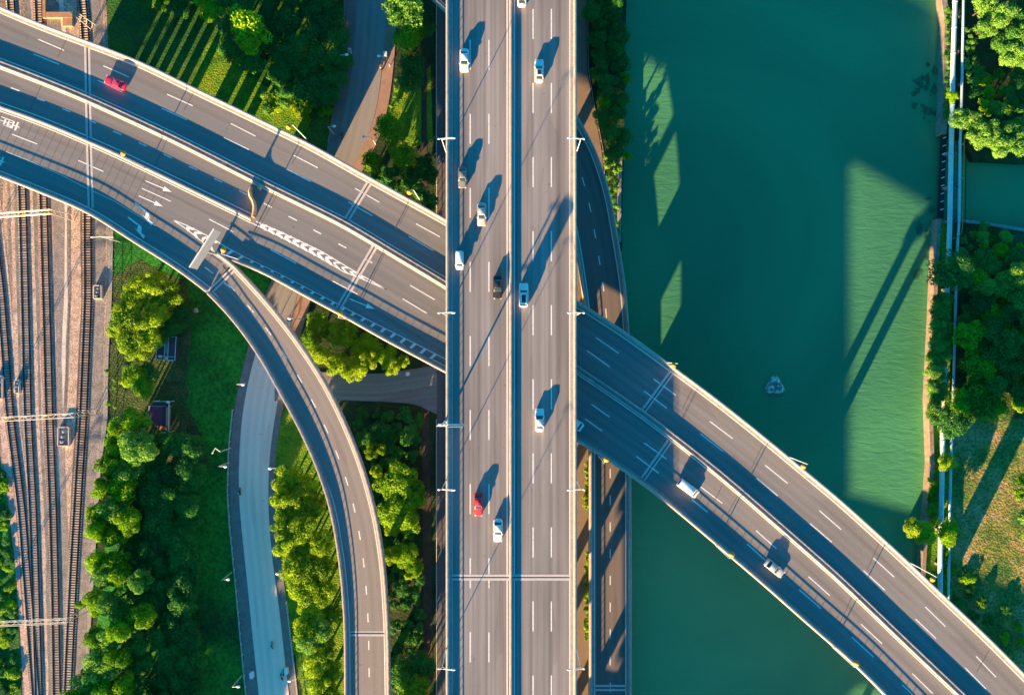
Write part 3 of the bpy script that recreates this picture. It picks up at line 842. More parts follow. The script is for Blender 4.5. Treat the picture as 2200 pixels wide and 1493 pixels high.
mb = MB(); mb.mark(); line_on(mb, offset(wl_, -0.85), 0.2, UP); mb.mark(); line_on(mb, offset(el_, 0.85), 0.2, UP); mb.build_each('edge_line', M['paint'], ramp)
mb = MB(); dashes(mb, wl_ * 0.46 + el_ * 0.54, 2.0, 6.1, 0.22, UP, 1.5); mb.build_each('lane_marking', M['paint_dash'], ramp)
mb = MB(); dk = MB()
for (x0, y0, x1, y1) in ((503, 577, 450, 628), (752, 1360, 829, 1360)):
    z_ = zr1(x0, (y0 + y1) / 2) + 0.02
    a, c = P(x0, y0, z_), P(x1, y1, z_); d = (c - a).normalized(); n_ = Vector((d.y, -d.x, 0))
    mb.mark(); dk.mark()
    for s_ in (-0.4, 0.4): mb.flat([q + n_ * s_ for q in strip_pts(a, c, 0.45)])
    dk.flat([q + Vector((0, 0, 0.005)) for q in strip_pts(a, c, 0.18)])
mb.build_each('expansion_joint', M['joint'], ramp); dk.build_each('joint_seal', M['groove'], ramp)
for f in (0.12, 0.3, 0.5, 0.68, 0.86):
    i = int(f * 149); c = (wl_[i] + el_[i]) / 2
    pier(ramp, [(c[0], c[1])], c[2] - 1.5, 0.9, False)

# ------------------------------------------------------------------ low ramp beside the river
R2E = [(1090, 60), (1170, 160), (1235, 246), (1266, 297), (1293, 364), (1312, 432), (1323, 505), (1340, 600), (1348, 700), (1353, 800), (1353, 1000), (1353, 1493)]
R2W = [(932, 0), (959, 24), (1020, 85), (1110, 190), (1190, 330), (1222, 440), (1240, 540), (1257, 648), (1266, 760), (1269, 900), (1269, 1100), (1269, 1493)]
low = thing('riverside_ramp', 'low two lane ramp along the river bank that curves under the straight highway', 'ramp')
a, b_ = two_edges([(1010, -40)] + R2E, R2W[0:1] + R2W[1:], ZR, 150, 1100, n=220)
ribbon_obj('deck', a, b_, M['asph_low'], low, thick=1.5)
parapet(a, low, -1 if False else 1, 0.4) if False else None
parapet(b_, low, -1, 0.4); handrail(b_, low)
parapet(a, low, 1, 0.4); handrail(a, low)
mb = MB(); mb.mark(); line_on(mb, offset(b_, -0.9), 0.2, UP); mb.mark(); line_on(mb, offset(a, 0.9), 0.2, UP); mb.build_each('edge_line', M['paint'], low)
mb = MB(); dashes(mb, a * 0.5 + b_ * 0.5, 2.1, 6.0, 0.22, UP, 1.2); mb.build_each('lane_marking', M['paint_dash'], low)
mb = MB(); dk = MB()
a_, c_ = P(1277, 1477, ZR + 0.02), P(1345, 1477, ZR + 0.02)
for s_ in (-0.45, 0.45): mb.flat([q + Vector((0, s_, 0)) for q in strip_pts(a_, c_, 0.5)])
dk.flat([q + Vector((0, 0, 0.005)) for q in strip_pts(a_, c_, 0.18)]); mb.build('expansion_joint', M['joint'], low); dk.build('joint_seal', M['groove'], low)
cl = (a + b_) / 2
def wall_between(y0, y1, z0, z1):  # unseen walls added under the low ramp, gapped to shape the sunlit water
    p0, p1 = back_to(cl[50:], 1447, y0, 0), back_to(cl[50:], 1447, y1, 0)
    if p0 is None or p1 is None: print('no low wall', y0, y1); return
    mb = MB(); k0 = np.argmin(np.hypot(cl[:, 0] - p0[0], cl[:, 1] - p0[1])); k1 = np.argmin(np.hypot(cl[:, 0] - p1[0], cl[:, 1] - p1[1]))
    q = cl[k0:k1 + 1].copy(); q[:, 2] = 0
    if len(q) > 1: sweep(mb, q, [(-0.4, z0), (-0.4, z1), (0.4, z1), (0.4, z0)]); mb.build('shade_wall', M['girder'], low)
wall_between(-60, 262, -1, ZR - 1.4); wall_between(440, 557, -1, ZR - 1.4); wall_between(700, 1080, -1, ZR - 1.4); wall_between(1090, 1750, -1, ZR - 1.4)
wall_between(262, 440, -1, 5.4); wall_between(557, 700, -1, 5.4); wall_between(1080, 1090, -1, 5.4)

# unseen elevated deck added south of the view to shade river and bank
ov = thing('shade_deck', 'unseen elevated deck added south of the view to shade the river', 'viaduct')
oa = np.array([(x, -111 - 0.28 * (x - 44) , 15.0) for x in np.linspace(6, 200, 20)])
ob = np.array([(x, -148 + 0.16 * (x - 44), 15.0) for x in np.linspace(6, 200, 20)])
ribbon_obj('deck', oa, ob, M['asph_low'], ov, thick=1.5)
parapet(oa, ov, 1, 0); parapet(ob, ov, -1, 0)
for k in range(5): pier(ov, [(20 + k * 36, -120), (20 + k * 36, -138)], 13.4, 0.9)

# ------------------------------------------------------------------ railway
def track(pts, label, pre=300, post=300):
    w = world_path(smooth_path(pts, 0, 0, 7, 2), ZG + 0.10)
    t = thing('railway_track', label, 'railway track', group='railway tracks in the yard')
    rl_ = MB()
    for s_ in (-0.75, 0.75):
        sweep(rl_, offset(w, s_), [(-0.17, 0.165), (-0.16, 0.19), (-0.05, 0.21), (-0.045, 0.33), (0.045, 0.33), (0.05, 0.21), (0.16, 0.19), (0.17, 0.165)])  # dark base flange widened to imitate the rail's shadow, with rusty grime
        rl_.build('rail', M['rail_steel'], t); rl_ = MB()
    s = arc(w); pos = np.arange(0.3, s[-1], 0.60)
    me = None; vis = []
    for u in pos:
        q = np.array([np.interp(u, s, w[:, k]) for k in range(3)]); q2 = np.array([np.interp(u + 0.3, s, w[:, k]) for k in range(3)])
        vis.append((q, math.atan2(q2[1] - q[1], q2[0] - q[0])))
    m_ = MB(); m_.box((0, 0, 0.09), (0.24, 2.5, 0.14)); first = m_.build('sleeper', M['sleeper'], t); me = first.data
    order = sorted(range(len(vis)), key=lambda i: abs(vis[i][0][1]))
    for n_, i in enumerate(order[:100]):
        q, an = vis[i]
        o_ = first if n_ == 0 else bpy.data.objects.new('sleeper', me)
        if n_: COL.objects.link(o_); o_.parent = t
        o_.location = q; o_.rotation_euler = (0, 0, an)
    m_ = MB()
    for i in order[100:]:
        q, an = vis[i]; m_.box((q[0], q[1], q[2] + 0.09), (0.24, 2.5, 0.14), rz=an)
    if m_.v: m_.build('sleepers', M['sleeper'], t)["kind"] = 'stuff'
T1P = [(172, -60), (178, 0), (185, 80), (189, 250), (189, 500), (190, 640), (184, 780), (179, 900), (171, 1019), (159, 1218), (149, 1416), (143, 1560)]
track(T1P, 'easternmost railway track, dark rails on light sleepers beside the tree line')
T2P = [(80, -60), (84, 0), (88, 120), (94, 417), (99, 600), (103, 735), (107, 900), (115, 1099), (119, 1257), (123, 1493), (124, 1560)]
track(T2P, 'railway track with rusty brown sleepers, second from the tree line')
T3P = [(38, 150), (44, 300), (49, 417), (53, 567), (57, 735), (61, 900), (72, 1099), (77, 1257), (84, 1493), (86, 1560)]
track(T3P, 'railway track third from the tree line, joined by another near the bottom')
T4P = [(-20, 420), (-6, 560), (3, 634), (23, 900), (48, 1099), (63, 1297), (78, 1493), (82, 1560)]
track(T4P, 'westernmost railway track converging with its neighbour near the bottom')
track([(20, -60), (24, 0), (28, 60)], 'short stretch of railway track in the shaded top left corner')

STR = {'tan': noisy('tan_ballast', [(0.357, 0.267, 0.221), (0.625, 0.489, 0.407)], 0.5, second=(4, (1, 1, 1), 0.55)), 'pink': noisy('pink_ballast', [(0.403, 0.285, 0.248), (0.598, 0.443, 0.389)], 0.4, second=(4, (1, 1, 1), 0.5)),
       'gray': noisy('gray_ballast', [(0.193, 0.184, 0.189), (0.317, 0.295, 0.286)], 0.5, second=(5, (1, 1, 1), 0.55)), 'blue': noisy('wet_drain_gravel', [(0.137, 0.155, 0.164), (0.250, 0.259, 0.259)], 0.4, second=(5, (1, 1, 1), 0.5)),
       'dark': noisy('oily_ballast', [(0.086, 0.073, 0.068), (0.192, 0.147, 0.129)], 0.6, second=(5, (1, 1, 1), 0.55)), 'rust': noisy('rusty_ballast', [(0.300, 0.191, 0.146), (0.508, 0.326, 0.244)], 0.5, second=(6, (1, 1, 1), 0.55)),
       'light': noisy('light_gravel', [(0.508, 0.481, 0.454), (0.727, 0.676, 0.621)], 0.4, second=(4, (1, 1, 1), 0.25))}
lvl = [0]
def bstrip(pts, off, w, mat, y0=None, y1=None):
    p = world_path(smooth_path(pts, 0, 0, 7, 2), ZG + 0.063 + 0.0014 * lvl[0]); lvl[0] += 1
    if y0 is not None: p = p[(p[:, 1] < P(0, y0, ZG).y) & (p[:, 1] > P(0, y1, ZG).y)]
    q = resample(p, step=1.2); n_ = len(q)
    g = np.random.RandomState(int(abs(off) * 100 + w * 1000 + n_)); e = np.cumsum(g.normal(size=(n_, 2)), 0) * 0.04; e -= np.linspace(0, 1, n_)[:, None] * e[-1]
    e = np.clip(e, -0.35, 0.35)
    A = offset(q, off - w / 2); B = offset(q, off + w / 2); A[:, :2] += e[:, :1] * [1, 0]; B[:, :2] += e[:, 1:] * [1, 0]
    vs_ = np.vstack([A, B]); me = mesh_of('ballast_strip', vs_, [(i, i + 1, n_ + i + 1, n_ + i) for i in range(n_ - 1)], STR[mat])
    if me.polygons[0].normal.z < 0: me.flip_normals()
    obj('ballast_strip', me)["kind"] = 'structure'
for (tr_, lst) in ((T1P, ((2.5, 2.5, 'tan'), (4.3, 0.35, 'dark'), (5.1, 0.9, 'light'), (6.7, 2.0, 'gray'), (0.0, 2.9, 'dark'), (-1.6, 0.35, 'pink'), (-2.8, 1.9, 'gray'))),
                   (T2P, ((1.7, 0.55, 'pink'), (0.0, 2.7, 'rust'), (0.95, 0.7, 'dark'), (-1.55, 0.35, 'pink'), (-2.6, 1.6, 'gray'), (2.5, 0.8, 'blue'))),
                   (T3P, ((0.0, 2.6, 'gray'), (0.9, 0.7, 'dark'), (1.7, 0.8, 'blue'), (2.7, 0.9, 'tan'), (-1.75, 1.0, 'tan'), (-2.7, 0.8, 'blue'))),
                   (T4P, ((0.0, 2.6, 'gray'), (-1.8, 0.9, 'tan'), (-0.9, 0.6, 'dark'), (2.1, 1.2, 'pink')))):
    for (off_, w_, m__) in lst: bstrip(tr_, off_, w_, m__)

def gantry(tx, ty, x_end, label, y_end):
    g = thing('catenary_gantry', label, 'catenary gantry', group='catenary portals over the tracks')
    zt = ZG + 9.6
    a = P(tx, ty, zt); c = P(x_end, y_end, zt)
    mb = MB(); d = (c - a); L = d.length; d.normalize(); n_ = Vector((d.y, -d.x, 0)) * 0.45
    for s_ in (-1, 1):
        for dz in (0, -0.9): mb.tube(a + n_ * s_ + Vector((0, 0, dz)), c + n_ * s_ + Vector((0, 0, dz)), 0.07, n=5)
    k = int(L / 1.2)
    for i in range(k):
        p, q = a + d * (i * L / k), a + d * ((i + 1) * L / k)
        s_ = 1 if i % 2 else -1
        mb.tube(p + n_ * s_, q - n_ * s_, 0.045, n=4); mb.tube(p + n_ + Vector((0, 0, -0.9 if i % 2 else 0)), q + n_ + Vector((0, 0, 0 if i % 2 else -0.9)), 0.045, n=4)
    mb.build('truss_beam', M['cat'], g)
    for p in (a, c):
        mb = MB()
        for s_ in (-1, 1): mb.tube(p + n_ * s_, (p.x + n_.x * s_ * 1.6, p.y + n_.y * s_ * 1.6, ZG), 0.09, n=6)
        for i in range(8):
            z0 = ZG + i * 1.2; s_ = 1 if i % 2 else -1
            mb.tube((p.x + n_.x * s_ * 1.3, p.y + n_.y * s_ * 1.3, z0), (p.x - n_.x * s_ * 1.3, p.y - n_.y * s_ * 1.3, z0 + 1.2), 0.045, n=4)
        mb.build('post', M['cat'], g)
    mb = MB()
    for i in range(5):
        mb.mark(); p = a + d * (L * (i + 0.6) / 5.2)
        mb.tube(p + Vector((0, 0, -0.9)), p + Vector((0, 0, -2.6)), 0.05, n=4); mb.tube(p + Vector((0, 0, -2.6)), p + Vector((0.0, 0, -2.6)) + d * 1.4, 0.04, n=4)
    mb.build_each('contact_wire_bracket', M['cat'], g)
M['cat'] = simple('catenary_steel', (0.62, 0.58, 0.52), 0.5, 0.2)
gantry(108, 454, -60, 'lattice catenary portal over the tracks just below the diagonal viaduct', 466)
gantry(158, 892, -60, 'lattice catenary portal over the tracks near the white walled equipment pit', 904)
gantry(142, 1334, -60, 'lattice catenary portal over the converging tracks near the bottom left corner', 1344)
gantry(152, 22, 60, 'lattice catenary portal above the viaduct in the top left corner', -60)

def pit(px, py, w, d, label):
    t = thing('equipment_pit', label, 'enclosure', P(px, py, ZG + 0.1), group='white walled equipment enclosures in the rail yard')
    mb = MB()
    for (cx, cy, sx_, sy_) in ((0, d / 2, w, 0.2), (0, -d / 2, w, 0.2), (w / 2, 0, 0.2, d - 0.2), (-w / 2, 0, 0.2, d - 0.2)): mb.box((cx, cy, 0.45), (sx_, sy_, 0.9))
    mb.build('wall', M['conc_w'], t)
    mb = MB(); mb.box((0, 0, 0.05), (w - 0.2, d - 0.2, 0.08)); mb.build('floor', M['conc_gray'], t)
    for k in range(3):
        mb = MB(); mb.box((-w * 0.15 + 0.25 * k, -d * 0.3 + k * d * 0.28, 0.5), (w * 0.35, d * 0.15, 0.8)); mb.lathe((-w * 0.15 + 0.25 * k, -d * 0.3 + k * d * 0.28, 0.9), [(0.16, 0), (0.16, 0.25), (0.05, 0.3)], 8)
        mb.build('equipment_box', M['steel'], t)
M['conc_w'] = noisy('whitewashed_concrete', [(0.5, 0.49, 0.47), (0.68, 0.66, 0.64)], 1.5)
pit(213, 628, 1.8, 3.0, 'small white walled equipment enclosure right of the easternmost track')
pit(140, 937, 2.5, 4.3, 'larger white walled equipment enclosure below the middle catenary portal')
pit(40, 830, 1.0, 3.0, 'narrow white walled enclosure between the two western tracks')
pit(2, 832, 1.6, 5.2, 'white walled enclosure cut by the left edge of the photo')
# brick coloured platform slab top left
mb = MB(); c = P(132, 36, ZG)
mb.box((c.x, c.y, ZG + 0.55), (6.2, 1.3, 0.9)); mb.box((c.x + 1.9, c.y - 1.6, ZG + 0.5), (2.2, 2.0, 0.8)); mb.box((c.x - 3.6, c.y + 2.5, ZG + 0.5), (0.7, 6.4, 0.8))
o = mb.build('loading_platform', noisy('terracotta_slab', [(0.36, 0.20, 0.12), (0.5, 0.3, 0.2)], 1.2)); tag(o, 'terracotta coloured low platform walls between the tracks in the top left corner', 'platform')

# fence between the yard and the park
def fence(name, pts, z, h, label, mat, step=2.5, group=None, smooth=True, post=0.05):
    w = world_path(smooth_path(pts, 0, 0, 5, 1) if smooth else dens(pts), z)
    t = thing(name, label, 'fence', group=group)
    mb = MB()
    for u in (h, h * 0.5): sweep(mb, w, [(-0.035, u - 0.05), (-0.035, u), (0.035, u), (0.035, u - 0.05)])
    mb.build('rail', mat, t)
    mb = MB(); s = arc(w); u = 0
    while u < s[-1]:
        mb.mark(); q = [np.interp(u, s, w[:, k]) for k in range(3)]; mb.box((q[0], q[1], z + h / 2), (post * 2, post * 2, h)); u += step
    mb.build_each('post', mat, t)
fence('yard_fence', [(247, 490), (244, 640), (236, 770), (234, 880), (220, 1005)], ZG, 1.8, 'weathered grey fence between the rail yard and the park trees', M['steel'])
fence('street_railing', gl[9:] + [(545, 1600)], ZG + 0.1, 1.1, 'thin white railing along the left pavement of the curved street', M['white_paint'])
fence('street_railing', [(617, 1290), (629, 1390), (641, 1493), (652, 1580)], ZG + 0.1, 1.1, 'thin white railing along the right pavement at the bottom of the street', M['white_paint'])
fence('street_railing', [(741, -60), (741, 60), (738, 120), (727, 200), (706, 310)], ZG + 0.1, 1.1, 'thin railing along the shaded left pavement of the street at the top', M['steel'])
fence('frontage_railing', [(938.5, -60), (938.5, 470)], ZG + 0.2, 1.2, 'thin railing left of the straight highway, above the diagonal viaduct', M['white_paint'])
fence('frontage_railing', [(938.5, 900), (938.5, 1560)], ZG + 0.2, 1.2, 'thin railing left of the straight highway, below the branch street', M['white_paint'])
fence('frontage_railing', [(1262, -60), (1263, 150), (1277, 235), (1296, 330), (1299, 400)], ZG + 0.2, 1.2, 'curving orange lit railing of the frontage road right of the highway at the top', M['steel'])

# ------------------------------------------------------------------ lamps and signs
def main_lamp(name='highway_lamp'):
    t = thing(name, 'x', 'street lamp', group='street lamps along the straight highway')
    H = 10.5
    mb = MB(); mb.tube((0, 0, -0.5), (0, 0, H), 0.10, 0.05); mb.build('pole', M['white_paint'], t)
    mb = MB(); mb.tube((-0.3, 0, H - 0.3), (2.0, -0.12, H + 0.25), 0.038); mb.tube((-0.3, 0, H - 0.1), (2.0, 0.12, H + 0.3), 0.035); mb.tube((0, 0, H - 1.2), (1.2, 0, H + 0.1), 0.025, n=5)
    mb.build('arm', M['white_paint'], t)
    mb = MB(); mb.lathe((0, 0, 0), [(0.02, -0.1), (0.3, -0.08), (0.34, 0.0), (0.25, 0.09), (0.05, 0.13)], 12)
    m_ = mb.build('lamp_head', M['lamp_white'], t, True); m_.location = (2.3, 0, H + 0.27); m_.scale = (1.2, 0.55, 1)
    mb = MB(); mb.lathe((0, 0, 0), [(0.02, -0.08), (0.2, -0.06), (0.22, 0.0), (0.05, 0.1)], 10)
    m_ = mb.build('lamp_head', M['lamp_white'], t, True); m_.location = (-0.55, 0, H - 0.25)
    return t
l0 = main_lamp()
first = True
wl_lab = {298: 'near the top', 672: 'at the crossing', 1052: 'level with the red car', 1437: 'near the bottom edge'}
for yy in (298, 672, 1052, 1437):
    for side in (-1, 1):
        hy = 746.5 + (yy - 746.5) * (CAMZ - ZM - 10.5) / (CAMZ - ZM)
        x = (xl - 0.35) if side < 0 else (xr + 0.35)
        loc = Vector((x, P(0, hy, ZM).y, ZM)); rz = 0 if side < 0 else math.pi
        txt = 'white lamp on the %s edge of the straight highway %s' % ('left' if side < 0 else 'right', wl_lab[yy])
        if first: l0.location = loc; l0.rotation_euler = (0, 0, rz); l0["label"] = txt; first = False
        else: copy_tree(l0, loc, rz, txt)
for yy in (1830, 2230, 2620):
    for side in (-1, 1):
        pass
# cantilever sign on the left edge of the highway
sg = thing('cantilever_sign', 'cantilever road sign reaching over the left lane of the straight highway, seen edge on', 'road sign', (xl - 0.5, P(0, 905, ZM).y, ZM))
mb = MB(); mb.tube((0, 0, -0.5), (0, 0, 9.6), 0.22, 0.16, 12); mb.build('pole', M['white_paint'], sg)
mb = MB()
for z_ in (6.6, 9.2): mb.tube((-0.9, 0.0, z_), (4.2, 0.0, z_), 0.11)
for k in range(4): mb.tube((k * 1.0, 0, 6.6 if k % 2 else 9.2), (k * 1.0 + 1, 0, 9.2 if k % 2 else 6.6), 0.06)
mb.build('arm', M['white_paint'], sg)
mb = MB(); mb.box((2.6, -0.2, 7.9), (3.1, 0.10, 3.6)); mb.build('sign_panel', M['sign_gray'], sg)
# gore sign on the diagonal viaduct
a, c = P(463, 497, ZD), P(411, 577, ZD)
def base_of(x, y, h):   # ground point whose top at height h is seen at x, y
    f = (CAMZ - ZD - h) / (CAMZ - ZD); return (1100 + (x - 1100) * f, 746.5 + (y - 746.5) * f)
hb = 6.2
a = P(460, 493, ZD + hb + 3.6); c = P(408, 575, ZD + hb + 3.6); ctr = (a + c) / 2; ln = (c - a).length; an = math.atan2((c - a).y, (c - a).x)
gs = thing('gantry_sign', 'large grey backed overhead sign standing across the fork of viaduct and exit ramp', 'road sign', (ctr.x, ctr.y, ZD), an)
mb = MB(); mb.box((0, 0, hb + 1.8), (ln, 0.16, 3.6)); mb.build('sign_panel', M['sign_gray'], gs)
mb = MB()
for z_ in (hb - 0.01, hb + 3.61): mb.box((0, -0.12, z_), (ln + 0.1, 0.26, 0.12))
mb.build('panel_frame', M['white_paint'], gs)
mb = MB(); mb.tube((0.4, -0.4, 0), (0.4, -0.4, hb + 3.0), 0.28, 0.2, 12)
mb.build('pole', M['steel'], gs)
mb = MB(); mb.box((0.5, -0.32, hb + 3.66), (1.1, 0.2, 0.2)); mb.box((-1.6, -0.32, hb + 3.66), (0.8, 0.2, 0.2)); mb.build('bracket', M['dark'], gs)

# amber globe lamps on the diagonal viaduct
def globe_lamp():
    t = thing('globe_lamp', 'x', 'street lamp', group='amber globe lamps on the diagonal viaduct')
    H = 11.0
    mb = MB(); mb.tube((0, 0, 0), (0, 0, H), 0.11, 0.07); mb.build('pole', M['white_paint'], t)
    mb = MB(); mb.tube((0, 0, H - 0.1), (0.9, 0, H + 0.1), 0.06); mb.build('arm', M['white_paint'], t)
    mb = MB(); mb.lathe((0.9, 0, H), [(0.06, -0.35), (0.42, -0.22), (0.58, 0.0), (0.46, 0.2), (0.16, 0.34), (0.05, 0.42)], 16)
    mb.lathe((0.9, 0, H + 0.4), [(0.12, 0), (0.12, 0.15), (0.04, 0.2)], 8)
    mb.build('globe', M['lamp_orange'], t, True)
    return t
g0 = globe_lamp(); first = True
GL = [(620, 273, 'n', 'on the north parapet above the curved street'), (880, 413, 'n', 'on the north parapet nearest the left side of the straight highway'), (265, 330, 'b', 'on the side barrier left of the painted arrows'),
      (480, 537, 's', 'at the fork beside the grey overhead sign'), (731, 674, 's', 'on the south parapet above the sunlit tree clump'), (1447, 785, 'n', 'on the north parapet at the expansion joint over the river'),
      (1726, 1001, 'n', 'on the north parapet over the middle of the river'), (2003, 1243, 'n', 'on the north parapet at the pipelines on the east bank'), (1303, 987, 's', 'on the south parapet above the riverside ramp'),
      (1572, 1191, 's', 'on the south parapet below the silver sedan'), (1840, 1424, 's', 'on the south parapet near the bottom edge')]
for (x, y, s_, lab) in GL:
    bx, by = base_of(x, y, 11.0)
    loc = P(bx, by, Zd(bx))
    an = {'n': R(205), 's': R(60), 'b': R(60)}[s_]
    loc = loc - Vector((math.cos(an), math.sin(an), 0)) * 0.9
    lab = 'amber globe lamp ' + lab
    if first: g0.location = loc; g0.rotation_euler = (0, 0, an); g0["label"] = lab; first = False
    else: copy_tree(g0, loc, an, lab)

# small street lamps on the ground streets
def small_lamp():
    t = thing('park_lamp', 'x', 'street lamp', group='small white street lamps along the curved street')
    mb = MB(); mb.tube((0, 0, 0), (0, 0, 6.5), 0.09, 0.06); mb.tube((0, 0, 6.4), (1.3, 0, 6.7), 0.05); mb.build('pole', M['white_paint'], t)
    mb = MB(); mb.lathe((0, 0, 0), [(0.05, -0.1), (0.28, -0.05), (0.32, 0.03), (0.1, 0.15)], 10); m_ = mb.build('lamp_head', M['lamp_white'], t, True); m_.location = (1.5, 0, 6.7); m_.scale = (1.4, 1, 1)
    return t
s0 = small_lamp(); first = True
SL = [(484, 1002, 0, 'left of the street, level with the camera mast'), (490, 1244, 10, 'left of the street, midway down the lawn'), (512, 1474, 10, 'left of the street at the bottom edge'), (622, 1462, 190, 'right of the street at the bottom edge'),
      (522, 826, 0, 'left of the street just under the exit ramp'), (580, 1006, 180, 'right of the street above the yellow tree row'), (596, 1232, 180, 'right of the street against the yellow tree row'), (745, 118, 0, 'on the shaded left pavement at the top'),
      (814, 121, 180, 'on the brick pavement at the top'), (718, 272, 0, 'on the left pavement above the diagonal viaduct'), (782, 294, 180, 'on the right pavement above the diagonal viaduct'), (622, 684, 180, 'seen in the gap between exit ramp and diagonal viaduct')]
for (x, y, an, lab) in SL:
    f = (CAMZ - ZG - 6.7) / (CAMZ - ZG); loc = P(1100 + (x - 1100) * f, 746.5 + (y - 746.5) * f, ZG + 0.1)
    an = R(an); loc = loc - Vector((math.cos(an), math.sin(an), 0)) * 1.5
    lab = 'small white street lamp ' + lab
    if first: s0.location = loc; s0.rotation_euler = (0, 0, an); s0["label"] = lab; first = False
    else: copy_tree(s0, loc, an, lab)
t = thing('camera_mast', 'white bent camera mast standing on the lawn left of the street', 'camera mast', P(496, 962, ZG))
mb = MB(); mb.tube((0, 0, 0), (0, 0, 7), 0.12, 0.09); mb.build('pole', M['white_paint'], t)
mb = MB(); mb.tube((0, 0, 6.9), (-0.9, 0.9, 7.4), 0.08); mb.tube((-0.9, 0.9, 7.4), (-1.6, -0.3, 7.4), 0.08); mb.build('arm', M['white_paint'], t)
mb = MB(); mb.box((-1.6, -0.3, 7.2), (0.35, 0.25, 0.25)); mb.build('camera', M['lamp_white'], t)
t = thing('yard_light', 'slender double armed white yard light at the park edge below the viaduct', 'street lamp', P(258, 520, ZG))
mb = MB(); mb.tube((0, 0, 0), (0, 0, 9), 0.1, 0.07); mb.build('pole', M['white_paint'], t)
mb = MB(); mb.tube((0, 0, 8.9), (-1.6, -0.2, 9.3), 0.07); mb.tube((0, 0, 8.9), (2.6, -0.2, 9.3), 0.07); mb.build('arm', M['white_paint'], t)
for s_ in (-1.8, 2.8):
    mb = MB(); mb.box((s_, -0.2, 9.25), (0.5, 0.25, 0.15)); mb.build('lamp_head', M['lamp_white'], t)

# ------------------------------------------------------------------ raised wavy orange strip across the viaduct lane
t = thing('wavy_strip', 'wavy orange brown strip standing across the lane beside the median', 'metal sheet')
wp = world_path(smooth_path([(541, 404), (539, 412), (541, 424), (547, 434), (550, 446), (549, 456), (546, 468)], 0, 0, 3, 1, 3), ZD)
mb = MB(); sweep(mb, wp, [(0.50, 0.0), (0.30, 1.2), (-0.10, 1.75), (-0.25, 1.7), (-0.30, 0.02)]); mb.build('sheet', noisy('orange_strip', [(0.62, 0.30, 0.14), (0.85, 0.50, 0.30)], 0.9), t)
mb = MB(); q = world_path(dens([(563, 399), (557, 408)], 3), ZD); sweep(mb, q, [(-0.4, 0.0), (-0.3, 0.9), (0.3, 0.9), (0.4, 0.0)]); mb.build('sheet', bpy.data.materials['orange_strip'], t)

# ------------------------------------------------------------------ vehicles (built pointing to +Y)
def paint(name, col, metal=0.0, rough=0.35):
    return simple(name, col, rough, metal, 0.5, coat=0.3)
PAINT = {'white': paint('white_car_paint', (0.80, 0.80, 0.80)), 'silver': paint('silver_car_paint', (0.50, 0.51, 0.51), 0.2), 'gray': paint('gray_car_paint', (0.20, 0.21, 0.22), 0.2),
         'black': paint('black_car_paint', (0.02, 0.022, 0.026), 0.0), 'red': paint('red_car_paint', (0.62, 0.03, 0.05)), 'pink': paint('crimson_car_paint', (0.72, 0.03, 0.10))}
def rounded(w, l, r, n=5):
    pts = []
    for (cx, cy, a0) in ((w / 2 - r, l / 2 - r, 0), (-w / 2 + r, l / 2 - r, 90), (-w / 2 + r, -l / 2 + r, 180), (w / 2 - r, -l / 2 + r, 270)):
        for k in range(n + 1):
            a_ = R(a0 + 90 * k / n); pts.append((cx + r * math.cos(a_), cy + r * math.sin(a_)))
    return pts
def loft(mb, rings):
    n = len(rings[0]); vs_ = [v for r_ in rings for v in r_]; fs = []
    for k in range(len(rings) - 1):
        for i in range(n): fs.append((k * n + i, k * n + (i + 1) % n, (k + 1) * n + (i + 1) % n, (k + 1) * n + i))
    fs.append(tuple(range(n))[::-1]); fs.append(tuple(range((len(rings) - 1) * n, len(rings) * n)))
    mb.add(vs_, fs)
